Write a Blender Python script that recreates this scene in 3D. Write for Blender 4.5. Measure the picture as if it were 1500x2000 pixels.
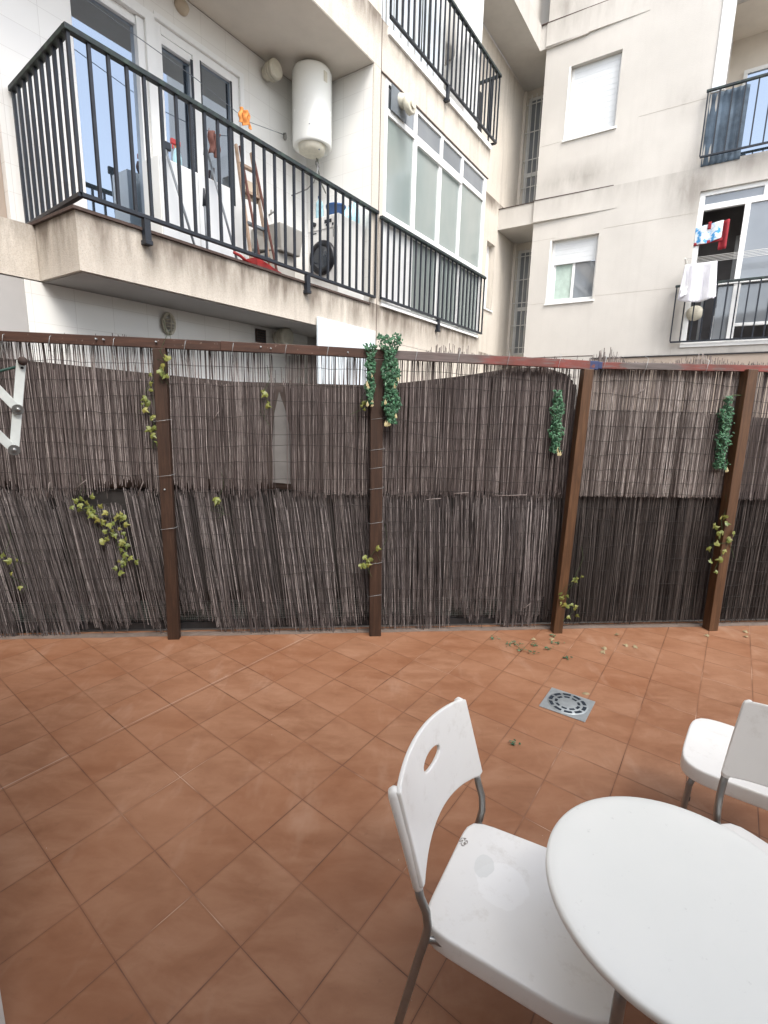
import bpy, bmesh, math, random
from mathutils import Vector, Matrix, noise
random.seed(7)
R=math.radians
sc=bpy.context.scene
COL=sc.collection
for o in list(bpy.data.objects): bpy.data.objects.remove(o)
# ---------------------------------------------------------------- camera
PITCH=0.197807; ROLL=0.0243047; YAW=0.590852; CAMH=1.8
cam_d=bpy.data.cameras.new("camera"); cam=bpy.data.objects.new("camera",cam_d); COL.objects.link(cam)
cam_d.sensor_fit='HORIZONTAL'; cam_d.sensor_width=36; cam_d.lens=971.8/1500*36
cam_d.clip_start=0.02; cam_d.clip_end=500
fw=Vector((0,math.cos(PITCH),-math.sin(PITCH))); up0=Vector((0,math.sin(PITCH),math.cos(PITCH))); r0=Vector((1,0,0))
cr,sr=math.cos(ROLL),math.sin(ROLL)
rt=r0*cr+up0*sr; upv=up0*cr-r0*sr
m=Matrix((rt,upv,-fw)).transposed().to_4x4(); m.translation=Vector((0,0,CAMH)); cam.matrix_world=m
sc.camera=cam
# ---------------------------------------------------------------- world, sun, exposure
EB=Vector((math.cos(YAW),-math.sin(YAW),0)); EA=Vector((math.sin(YAW),math.cos(YAW),0))
W=bpy.data.worlds.new("World"); sc.world=W; W.use_nodes=True
nt=W.node_tree; bg=nt.nodes["Background"]; sky=nt.nodes.new("ShaderNodeTexSky"); sky.sky_type='NISHITA'; sky.sun_disc=False
SUNV=(EB*0.80-EA*0.55).normalized(); ELEV=R(52)
sky.sun_elevation=ELEV; sky.sun_rotation=math.atan2(SUNV.x,SUNV.y); sky.air_density=1.0; sky.dust_density=3.0; sky.ozone_density=1.0; sky.altitude=50
hs=nt.nodes.new('ShaderNodeHueSaturation'); hs.inputs['Saturation'].default_value=.42; nt.links.new(sky.outputs[0],hs.inputs['Color']); nt.links.new(hs.outputs[0],bg.inputs[0]); bg.inputs[1].default_value=0.15
sd=bpy.data.lights.new("sun",'SUN'); sd.energy=.8; sd.angle=R(25); sd.color=(1,0.94,0.86)
so=bpy.data.objects.new("sun",sd); COL.objects.link(so)
sv=Vector((SUNV.x*math.cos(ELEV),SUNV.y*math.cos(ELEV),math.sin(ELEV)))
so.rotation_euler=sv.to_track_quat('Z','Y').to_euler(); so.location=(3,-3,12)
sc.view_settings.view_transform='Standard'; sc.view_settings.look='None'; sc.view_settings.gamma=1; sc.view_settings.exposure=1.56
sc.view_settings.use_curve_mapping=False

# ================================================================= materials
class NT:
    def __init__(s,name):
        s.m=bpy.data.materials.new(name); s.m.use_nodes=True; s.t=s.m.node_tree; s.n=s.t.nodes; s.l=s.t.links
        s.b=s.n["Principled BSDF"]; s.tc=s.n.new("ShaderNodeTexCoord"); s.geo=s.n.new("ShaderNodeNewGeometry")
    def _in(s,node,i,v):
        if v is None: return
        if isinstance(v,bpy.types.NodeSocket): s.l.new(v,node.inputs[i])
        elif isinstance(v,(tuple,list)) and len(v)==3 and node.inputs[i].type=='RGBA': node.inputs[i].default_value=(*v,1)
        else: node.inputs[i].default_value=v
    def mapping(s,src,scale=(1,1,1),rot=(0,0,0),loc=(0,0,0)):
        n=s.n.new("ShaderNodeMapping"); s._in(n,0,src); n.inputs['Scale'].default_value=scale; n.inputs['Rotation'].default_value=rot; n.inputs['Location'].default_value=loc; return n.outputs[0]
    def noise(s,vec,scale,detail=4,rough=.55,out=0,dist=0):
        n=s.n.new("ShaderNodeTexNoise"); s._in(n,'Vector',vec); n.inputs['Scale'].default_value=scale; n.inputs['Detail'].default_value=detail; n.inputs['Roughness'].default_value=rough; n.inputs['Distortion'].default_value=dist; return n.outputs[out]
    def voro(s,vec,scale,feat='F1'):
        n=s.n.new("ShaderNodeTexVoronoi"); n.feature=feat; s._in(n,'Vector',vec); n.inputs['Scale'].default_value=scale; return n.outputs[0]
    def math(s,op,a,b=None,c=None,clamp=False):
        n=s.n.new("ShaderNodeMath"); n.operation=op; n.use_clamp=clamp; s._in(n,0,a); s._in(n,1,b); s._in(n,2,c); return n.outputs[0]
    def ramp(s,f,pts):
        n=s.n.new("ShaderNodeValToRGB"); s._in(n,0,f); e=n.color_ramp.elements
        while len(e)<len(pts): e.new(.5)
        for i,(p,c) in enumerate(pts):
            e[i].position=p; e[i].color=(*c,1) if isinstance(c,(tuple,list)) else (c,c,c,1)
        return n.outputs[0]
    def mix(s,f,a,b,mode='MIX'):
        n=s.n.new("ShaderNodeMix"); n.data_type='RGBA'; n.blend_type=mode; n.clamp_factor=True
        s._in(n,0,f)
        for i,v in ((6,a),(7,b)):
            if isinstance(v,bpy.types.NodeSocket): s.l.new(v,n.inputs[i])
            else: n.inputs[i].default_value=(*v,1) if not isinstance(v,float) else (v,v,v,1)
        return n.outputs[2]
    def sep(s,v):
        n=s.n.new("ShaderNodeSeparateXYZ"); s._in(n,0,v); return n.outputs
    def comb(s,x,y,z):
        n=s.n.new("ShaderNodeCombineXYZ"); s._in(n,0,x); s._in(n,1,y); s._in(n,2,z); return n.outputs[0]
    def bump(s,h,strength=.3,dist=.01,normal=None):
        n=s.n.new("ShaderNodeBump"); n.inputs['Strength'].default_value=strength; n.inputs['Distance'].default_value=dist; s._in(n,'Height',h)
        if normal: s._in(n,'Normal',normal)
        s.l.new(n.outputs[0],s.b.inputs['Normal']); return n.outputs[0]
    def col(s,v): s._in(s.b,'Base Color',v)
    def rough(s,v): s._in(s.b,'Roughness',v)
    def spec(s,v): s.b.inputs['Specular IOR Level'].default_value=v
def simple(name,c,rough=.6,var=.12,scale=6,metal=0,bump=0,bscale=60,spec=.5,ior=None):
    k=NT(name); p=k.geo.outputs['Position']
    n1=k.noise(p,scale,5,.6); a=tuple(x*(1-var) for x in c); b=tuple(min(1,x*(1+var)) for x in c)
    k.col(k.ramp(n1,[(.3,a),(.7,b)])); k.rough(k.math('MULTIPLY_ADD',k.noise(p,scale*2.3),.16,rough-.08)); k.b.inputs['Metallic'].default_value=metal; k.spec(spec)
    if ior: k.b.inputs['IOR'].default_value=ior
    if bump: k.bump(k.noise(p,bscale,3),bump,.004)
    return k.m
def stone(name,base,dark,warm,speck=.5,streak=.5,zedges=(),blots=()):
    """render / pebble stone facade with speckle, soft blotches and rain streaks"""
    k=NT(name); p=k.tc.outputs['Object']
    c=k.ramp(k.noise(p,.7,5,.6),[(.35,tuple(x*.93 for x in base)),(.65,tuple(min(1,x*1.05) for x in base))])
    fine=k.voro(p,110); c=k.mix(k.math('MULTIPLY',k.math('LESS_THAN',fine,.22),.30*speck),c,dark)
    gr=k.noise(p,75,3,.7); c=k.mix(k.math('MULTIPLY',k.ramp(gr,[(.42,0.),(.62,1.)]),.22*speck),c,warm)
    st=k.noise(k.mapping(p,(5,5,.35)),1.6,5,.65); sm=k.ramp(st,[(.50,0.),(.72,1.)])
    z=k.sep(p)[2]; tot=None
    for z0,h in zedges:                       # grime that has washed down from a ledge at height z0
        d=k.math('SUBTRACT',z0,z); g=k.math('MULTIPLY',k.math('GREATER_THAN',d,-.01),k.math('SUBTRACT',1.,k.math('DIVIDE',d,h),clamp=True))
        tot=g if tot is None else k.math('MAXIMUM',tot,g)
    if tot is not None:
        n2=k.noise(k.mapping(p,(4.2,4.2,1.0)),1.2,5,.65)
        f=k.math('MULTIPLY',k.math('MULTIPLY',tot,k.ramp(n2,[(.30,0.),(.75,1.)])),streak,clamp=True)
        c=k.mix(f,c,dark)
    for bx,bz,bw,bh,am in blots:
        xx=k.math('SUBTRACT',1.,k.math('ABSOLUTE',k.math('DIVIDE',k.math('SUBTRACT',k.sep(p)[0],bx),bw)),clamp=True); zz=k.math('SUBTRACT',1.,k.math('ABSOLUTE',k.math('DIVIDE',k.math('SUBTRACT',z,bz),bh)),clamp=True)
        bm=k.math('MULTIPLY',k.math('MULTIPLY',xx,zz),k.ramp(k.noise(k.mapping(p,(2.5,2.5,.8)),1.5,5,.65),[(.30,.15),(.62,1.)])); c=k.mix(k.math('MULTIPLY',bm,am,clamp=True),c,dark)
    c=k.mix(k.math('MULTIPLY',sm,.16*streak),c,dark)
    k.col(c); k.rough(.85); k.spec(.25)
    k.bump(k.math('ADD',gr,k.math('MULTIPLY',fine,.8)),.35,.004)
    return k.m
SPOS=[(6.12,.4),(3.08,.40),(9.0,.4)]
M={}
M['stoneA']=stone('cream_pebble_render',(.64,.595,.525),(.20,.17,.14),(.50,.43,.35),1.8,1.9,[(3.10,.42),(6.13,.30)])
M['stoneB']=stone('grey_cream_render',(.56,.54,.505),(.30,.28,.255),(.50,.46,.40),.5,.55,[(6.01,.40),(2.96,.3),(9.05,.6)],[(3.6,5.75,.55,.75,1.3),(4.4,5.95,.9,.35,1.1),(3.55,3.4,.4,.9,.7),(4.4,2.95,1.,.25,.9),(1.6,6.3,1.1,.35,1.0),(1.2,9.3,.6,.7,1.0),(3.3,7.1,.35,.4,.5),(1.9,4.0,.5,.3,.3)])
M['joint']=simple('facade_joint',(.38,.35,.31),.9,.1,4)
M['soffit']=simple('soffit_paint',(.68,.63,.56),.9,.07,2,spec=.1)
M['soffit_grey']=simple('grey_soffit_recess_shade',(.42,.41,.40),.9,.07,2,spec=.1)
M['brown_wall']=simple('taupe_render',(.36,.30,.25),.9,.06,3,bump=.3)
k=NT('white_wall_tile'); p=k.tc.outputs['Object']; s_=k.sep(p)
br=k.n.new('ShaderNodeTexBrick'); k._in(br,0,k.comb(k.math('ADD',s_[1],s_[0]),s_[2],0.)); br.offset=0; br.inputs['Color1'].default_value=(.84,.84,.81,1); br.inputs['Color2'].default_value=(.81,.81,.79,1); br.inputs['Mortar'].default_value=(.64,.63,.60,1)
br.inputs['Scale'].default_value=1; br.inputs['Mortar Size'].default_value=.0016; br.inputs['Brick Width'].default_value=.30; br.inputs['Row Height'].default_value=.20
k.col(k.mix(k.math('MULTIPLY',k.noise(p,2.,3),.18),br.outputs[0],(.60,.56,.48))); k.rough(.16)
k.bump(k.math('ADD',k.noise(p,5,2),k.math('MULTIPLY',br.outputs[1],-.5)),.12,.01); M['tile_white']=k.m
M['frame']=simple('white_lacquered_frame',(.80,.81,.80),.35,.03,3)
M['white']=simple('white_plastic',(.78,.78,.75),.32,.03,5)
M['heater']=simple('white_enamel',(.84,.85,.81),.25,.02,3)
M['cream']=simple('aged_cream_plastic',(.60,.57,.47),.5,.1,20)
k=NT('window_glass'); k.col((.03,.04,.05)); k.rough(.02); k.b.inputs['IOR'].default_value=5.0; k.b.inputs['Specular Tint'].default_value=(.72,.84,1,1); M['glass']=k.m
k.bump(k.noise(k.geo.outputs['Position'],1.2,1),.03,.02)
k=NT('frosted_glass'); p=k.geo.outputs['Position']; k.col(k.ramp(k.noise(k.mapping(p,(1,1,.5)),1.3,3),[(.3,(.22,.27,.26)),(.7,(.31,.34,.32))])); k.rough(.10); k.b.inputs['IOR'].default_value=2.0; M['frost']=k.m
k=NT('glass_grey'); p=k.geo.outputs['Position']; k.col(k.ramp(k.noise(p,.9,3),[(.3,(.13,.15,.17)),(.7,(.20,.22,.24))])); k.rough(.05); k.b.inputs['IOR'].default_value=2.0; M['glassgrey']=k.m
M['black']=simple('black_iron_paint',(.012,.016,.024),.42,.35,25,bump=.15)
k=NT('mossy_black_rail'); p=k.geo.outputs['Position']; k.col(k.ramp(k.noise(p,14,5,.7),[(.40,(.012,.016,.022)),(.55,(.02,.034,.032)),(.72,(.055,.085,.065))])); k.rough(.6); M['rail']=k.m
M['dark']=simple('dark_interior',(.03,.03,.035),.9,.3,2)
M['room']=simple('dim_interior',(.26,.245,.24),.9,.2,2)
M['shutter']=simple('white_shutter',(.66,.69,.71),.5,.03,3)
M['curtain']=simple('pale_curtain',(.42,.52,.47),.9,.12,10)
M['steel']=simple('grey_steel_tube',(.30,.30,.29),.32,.08,30,metal=.75)
M['plastic_seat']=None
k=NT('chair_white'); p=k.tc.outputs['Object']; c=k.ramp(k.noise(p,3.,4),[(.3,(.78,.775,.75)),(.7,(.84,.835,.81))])
c=k.mix(k.math('MULTIPLY',k.ramp(k.noise(p,14,5,.75),[(.56,0.),(.72,1.)]),.28),c,(.50,.46,.40)); k.col(c)
k.rough(k.math('MULTIPLY_ADD',k.noise(p,9,4),.25,.22)); k.bump(k.noise(p,260,2),.05,.001); M['chair']=k.m
k=NT('chair_white_worn'); p=k.tc.outputs['Object']; c=k.ramp(k.noise(p,3.,4),[(.3,(.78,.775,.75)),(.7,(.84,.835,.81))])
def blob(cx,cy,rx,ry,n_,e=.12):
    x_,y_,z_=k.sep(p); dd=k.math('ADD',k.math('POWER',k.math('ABSOLUTE',k.math('DIVIDE',k.math('SUBTRACT',x_,cx),rx)),2.),k.math('POWER',k.math('ABSOLUTE',k.math('DIVIDE',k.math('SUBTRACT',y_,cy),ry)),2.))
    dd=k.math('ADD',dd,k.math('MULTIPLY_ADD',k.noise(p,n_,3),.9,-.45)); return k.ramp(dd,[(1-e if 1-e<1 else .9,1.),(1.,0.)])
c=k.mix(k.math('MULTIPLY',blob(.165,.02,.075,.075,22),.5),c,(.90,.905,.89)); c=k.mix(k.math('MULTIPLY',blob(.100,.052,.030,.042,30),.5),c,(.62,.64,.62))
c=k.mix(k.math('MULTIPLY',k.math('MULTIPLY',blob(.017,.100,.014,.018,90),k.ramp(k.noise(p,160,3),[(.45,0.),(.52,1.)])),.9),c,(.14,.12,.10))
c=k.mix(k.math('MULTIPLY',k.ramp(k.noise(p,14,5,.75),[(.55,0.),(.72,1.)]),.30),c,(.50,.46,.40)); k.col(c)
k.rough(k.math('MULTIPLY_ADD',k.noise(p,9,4),.25,.22)); k.bump(k.noise(p,260,2),.05,.001); M['chair_worn']=k.m
k=NT('table_white'); p=k.tc.outputs['Object']; c=k.ramp(k.noise(p,2.2,4),[(.3,(.76,.775,.74)),(.7,(.82,.825,.79))])
sc1=k.noise(k.mapping(p,(60,2.5,1),(0,0,.7)),1.5,3,.8); c=k.mix(k.math('MULTIPLY',k.ramp(sc1,[(.70,0.),(.76,1.)]),.35),c,(.42,.42,.40))
c=k.mix(k.math('MULTIPLY',k.ramp(k.noise(p,22,5,.8),[(.63,0.),(.72,1.)]),.35),c,(.42,.42,.40)); k.col(c)
k.rough(k.math('MULTIPLY_ADD',k.noise(p,5,4),.2,.28)); M['table']=k.m
k=NT('stained_brown_wood'); p=k.tc.outputs['Object']; g=k.noise(k.mapping(p,(30,30,2.2)),1.4,6,.7,dist=.6)
c=k.ramp(g,[(.25,(.018,.010,.007)),(.5,(.040,.020,.012)),(.75,(.072,.038,.024))]); c=k.mix(k.math('MULTIPLY',k.ramp(k.noise(p,40,3),[(.68,0.),(.74,1.)]),.6),c,(.03,.02,.015)); k.col(c); k.rough(.55); k.bump(g,.35,.003); M['wood']=k.m; 
k=NT('stained_brown_wood_rail'); p=k.tc.outputs['Object']; g=k.noise(k.mapping(p,(2.2,30,30)),1.4,6,.7,dist=.6)
c=k.ramp(g,[(.25,(.024,.011,.007)),(.5,(.052,.022,.013)),(.75,(.09,.040,.024))]); c=k.mix(k.math('MULTIPLY',k.ramp(k.noise(p,55,3),[(.69,0.),(.73,1.)]),.8),c,(.35,.3,.26)); k.col(c); k.rough(.6); k.bump(g,.35,.003); M['woodh']=k.m
k=NT('orange_stained_wood'); p=k.tc.outputs['Object']; g=k.noise(k.mapping(p,(30,30,2.2)),1.4,6,.7,dist=.6)
k.col(k.ramp(g,[(.25,(.035,.016,.007)),(.5,(.082,.038,.016)),(.75,(.14,.070,.032))])); k.rough(.5); k.bump(g,.3,.003); M['wood2']=k.m
k=NT('flaking_red_paint'); p=k.tc.outputs['Object']; g=k.noise(k.mapping(p,(2.4,26,26)),1.3,6,.75,dist=.5)
c=k.ramp(g,[(.3,(.075,.062,.058)),(.55,(.13,.11,.105)),(.8,(.21,.19,.185))]); x=k.sep(p)[0]
nn=k.math('MULTIPLY_ADD',k.noise(k.mapping(p,(1.,6,6)),3.,5,.7),.5,-.25); xs=k.math('ADD',x,nn)
f=k.ramp(k.math('DIVIDE',xs,5.),[(.13,.08),(.16,.85),(.36,.85),(.365,.0),(.45,.0),(.47,.85)]); f=k.math('MULTIPLY',f,k.ramp(k.noise(k.mapping(p,(3,20,20)),2.,5,.7),[(.36,.2),(.5,1.)]))
red=k.ramp(k.noise(p,5,3),[(.35,(.12,.030,.020)),(.7,(.25,.040,.030))]); c=k.mix(f,c,red)
blue=k.math('MULTIPLY',k.math('LESS_THAN',k.math('ABSOLUTE',k.math('SUBTRACT',x,1.60)),.05),k.ramp(k.noise(p,14,3),[(.38,0.),(.44,1.)]))
c=k.mix(blue,c,(.03,.045,.12)); k.col(c); k.rough(.65); k.bump(g,.4,.003); M['woodred']=k.m
def reedmat(name,lo,mid,hi,low=.35):
    k=NT(name); p=k.tc.outputs['Object']; ri=k.geo.outputs['Random Per Island']
    c=k.ramp(ri,[(0,lo),(.30,tuple((a+b)/2 for a,b in zip(lo,mid))),(.62,mid),(.9,hi),(1,tuple(min(1,x*1.25) for x in hi))])
    c=k.mix(k.math('MULTIPLY',k.ramp(k.noise(k.mapping(p,(55,55,13.)),1.2,5,.75),[(.40,0.),(.68,1.)]),.72),c,lo)
    w=k.ramp(k.noise(p,1.1,3,.6),[(.40,0.),(.62,1.)]); c=k.mix(k.math('MULTIPLY',w,.40),c,tuple(x*.62 for x in mid))
    k.col(c); k.rough(.75); k.spec(.3); return k.m
M['reed']=reedmat('grey_brown_reed',(0.062,0.050,0.048),(0.169,0.137,0.131),(0.400,0.354,0.336))
M['reed_low']=reedmat('weathered_grey_reed',(0.042,0.037,0.036),(0.147,0.125,0.124),(0.369,0.333,0.324))
M['reed_light']=reedmat('pale_reed',(0.081,0.064,0.058),(0.269,0.232,0.217),(0.593,0.542,0.510))
M['reed_dark']=reedmat('dark_reed',(0.023,0.019,0.018),(0.064,0.053,0.049),(0.160,0.137,0.127))
M['wire']=simple('rusty_stitch_wire',(.022,.018,.016),.7,.3,20)
M['tarp']=simple('dark_brown_shade_cloth',(.075,.058,.051),.9,.25,3,bump=.3,bscale=9)
M['gapshade']=simple('black_gap_shade',(.034,.030,.028),.9,.25,3)
M['gapfill']=simple('brown_gap_fill',(.115,.092,.080),.9,.2,6)
M['greycloth']=simple('pale_grey_board',(.15,.145,.14),.8,.12,5)
M['fencebase']=simple('dark_steel_fence',(.018,.018,.02),.6,.3,12)
M['backsheet']=simple('dark_green_backing_sheet',(.045,.055,.052),.8,.4,2)
M['meshwire']=simple('green_grey_wire_mesh',(.16,.18,.17),.6,.15,10)
k=NT('terracotta_floor_tile'); P=k.geo.outputs['Position']; s_=k.sep(P)
E1=(0.1665,0.239); E2=(0.2305,-0.183); O=(-1.3116,1.6809); det=E1[0]*E2[1]-E2[0]*E1[1]
wob=k.math('MULTIPLY_ADD',k.noise(P,.9,2),.012,-.006)
dx=k.math('ADD',k.math('SUBTRACT',s_[0],O[0]),wob); dy=k.math('SUBTRACT',s_[1],O[1])
u=k.math('ADD',k.math('MULTIPLY',dx,E2[1]/det),k.math('MULTIPLY',dy,-E2[0]/det)); v=k.math('ADD',k.math('MULTIPLY',dx,-E1[1]/det),k.math('MULTIPLY',dy,E1[0]/det))
fu=k.math('ABSOLUTE',k.math('SUBTRACT',k.math('FRACT',k.math('ADD',u,.5)),.5)); fv=k.math('ABSOLUTE',k.math('SUBTRACT',k.math('FRACT',k.math('ADD',v,.5)),.5))
d=k.math('MINIMUM',fu,fv)
idc=k.comb(k.math('FLOOR',u),k.math('FLOOR',v),0.); wn=k.n.new('ShaderNodeTexWhiteNoise'); k._in(wn,0,idc); rnd=wn.outputs[0]
off=k.n.new('ShaderNodeVectorMath'); off.operation='SCALE'; k._in(off,0,wn.outputs[1]); off.inputs['Scale'].default_value=40
sh=k.n.new('ShaderNodeVectorMath'); sh.operation='ADD'; k._in(sh,0,P); k._in(sh,1,off.outputs[0]); tp=sh.outputs[0]
cl=k.noise(k.mapping(tp,(1.1,2.2,1),(0,0,.35)),3.6,5,.62,dist=.4)
c=k.ramp(cl,[(.26,(.195,.088,.046)),(.46,(.258,.125,.069)),(.62,(.31,.163,.096)),(.8,(.36,.205,.130))])
c=k.mix(k.math('MULTIPLY',rnd,.45),c,(.25,.098,.044))
c=k.mix(k.math('MULTIPLY',k.ramp(k.noise(P,1.3,4,.6),[(.42,0.),(.68,1.)]),.45),c,(.37,.20,.12))
spk=k.voro(P,9.); c=k.mix(k.math('LESS_THAN',spk,.018),c,(.45,.38,.32))
rg=k.noise(P,1.7,3); gw=k.math('MULTIPLY_ADD',k.ramp(k.noise(P,3.,3),[(.35,0.),(.7,1.)]),.006,.003)
gm=k.math('LESS_THAN',d,gw); gcol=k.ramp(rg,[(.38,(.075,.036,.024)),(.50,(.13,.062,.04)),(.57,(.20,.10,.062)),(.63,(.42,.28,.20))])
seam=k.math('MULTIPLY',k.math('LESS_THAN',k.math('ABSOLUTE',k.math('ADD',v,2.07)),.013),k.ramp(k.noise(P,2.3,3),[(.38,0.),(.48,1.)]))
soft=k.math('MULTIPLY',k.math('SUBTRACT',1.,k.math('DIVIDE',d,.035),clamp=True),.45)
c=k.mix(k.math('MULTIPLY',k.ramp(k.noise(P,17,6,.75),[(.60,0.),(.70,1.)]),.35),c,(.17,.085,.05)); c=k.mix(k.math('MULTIPLY',k.ramp(k.noise(k.mapping(P,(1.3,.5,1),(0,0,.5)),2.6,4,.7),[(.56,0.),(.74,1.)]),.30),c,(.48,.33,.24)); c=k.mix(soft,c,(.20,.085,.042)); c=k.mix(k.math('MULTIPLY',gm,k.ramp(k.noise(P,2.1,3),[(.36,.35),(.52,1.)])),c,gcol); c=k.mix(k.math('MULTIPLY',seam,.45),c,(.42,.34,.28))
k.col(c); k.rough(k.math('MULTIPLY_ADD',k.noise(P,6,4),.30,.38)); k.spec(.30)
h=k.math('ADD',k.math('MULTIPLY',k.math('MINIMUM',d,.02),30.),k.math('MULTIPLY',k.noise(P,16,4,.6),.35)); k.bump(h,.3,.004); M['floor']=k.m
M['ground']=simple('rough_concrete_ground',(.20,.18,.16),.9,.15,1.5,bump=.3)
M['curb']=simple('grey_mortar_edge',(.15,.115,.095),.9,.25,9,bump=.6)
def leafmat(name,cols):
    k=NT(name); k.col(k.mix(.35,k.ramp(k.geo.outputs['Random Per Island'],cols),k.ramp(k.noise(k.geo.outputs['Position'],40,3),[(.3,cols[0][1]),(.7,cols[-1][1])]))); k.rough(.5); return k.m
M['leafgreen']=leafmat('artificial_green_leaf',[(0,(.008,.045,.020)),(.45,(.016,.090,.036)),(.8,(.030,.14,.058)),(1,(.11,.24,.13))])
M['leafyellow']=leafmat('yellow_green_ivy_leaf',[(0,(.06,.095,.020)),(.5,(.13,.16,.032)),(1,(.25,.23,.055))])
M['leafdry']=simple('dry_straw_leaf',(.27,.215,.12),.7,.3,30)
M['flower']=simple('cream_trumpet_flower',(.42,.36,.19),.6,.2,30)
M['stem']=simple('green_stem',(.06,.09,.035),.7,.3,20)
M['galv']=simple('galvanised_drain_metal',(.36,.39,.40),.42,.14,25,metal=.4)
M['slot']=simple('drain_slot_dark',(.012,.02,.03),.8,.2,20)
M['rubber']=simple('black_door_ring',(.012,.013,.016),.3,.2,20)
M['glassdoor']=simple('washer_glass',(.03,.04,.055),.08,.3,8,ior=2.0)
M['bluebucket']=simple('blue_plastic',(.020,.075,.22),.4,.1,8)
M['lightblue']=simple('light_blue_plastic',(.36,.58,.66),.3,.15,8)
M['red']=simple('red_plastic',(.40,.035,.035),.4,.1,8)
M['orange']=simple('orange_cloth',(.60,.24,.06),.8,.15,12)
M['brownrag']=simple('brown_rag',(.12,.05,.04),.9,.2,12)
M['ladderwood']=simple('weathered_ladder_wood',(.36,.26,.19),.7,.25,12)
M['greytool']=simple('grey_handle',(.15,.17,.19),.5,.15,12)
M['sinkgrey']=simple('grey_laundry_basin',(.42,.41,.38),.6,.1,6)
M['board']=simple('pale_blue_white_board',(.70,.77,.82),.5,.03,2)
k=NT('white_laundry'); p=k.tc.outputs['Object']; k.col(k.ramp(k.noise(k.mapping(p,(6,6,2)),2,3),[(.3,(.66,.66,.72)),(.7,(.80,.80,.83))])); k.rough(.9); k.bump(k.noise(k.mapping(p,(14,14,2.5)),1.5,3),.7,.03); M['shirt']=k.m
k=NT('red_blue_print_cloth'); p=k.tc.outputs['Object']; c=k.ramp(k.noise(p,9,3,.6),[(.42,(.06,.30,.62)),(.50,(.62,.70,.76)),(.62,(.70,.72,.74))]); k.col(c); k.rough(.9); M['print']=k.m
M['redcloth']=simple('red_cloth',(.28,.02,.03),.9,.2,8)
M['shade']=simple('dark_blue_shade_net',(.085,.12,.16),.8,.5,4)
M['bluepanel']=simple('pale_blue_corrugated_screen',(.76,.83,.88),.4,.1,6)
M['rust']=simple('rusty_cap',(.075,.05,.042),.8,.3,40)
M['airer']=simple('white_green_enamel',(.76,.80,.77),.4,.12,16)
M['cord']=simple('dark_green_cord',(.02,.08,.06),.6,.2,20)
M['grillwhite']=simple('white_grille_paint',(.62,.62,.60),.45,.08,12)
M['ownwall']=simple('own_house_white_wall',(.62,.61,.58),.85,.05,2,bump=.2)
M['cardboard']=simple('beige_box',(.50,.42,.32),.8,.1,5)

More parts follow.
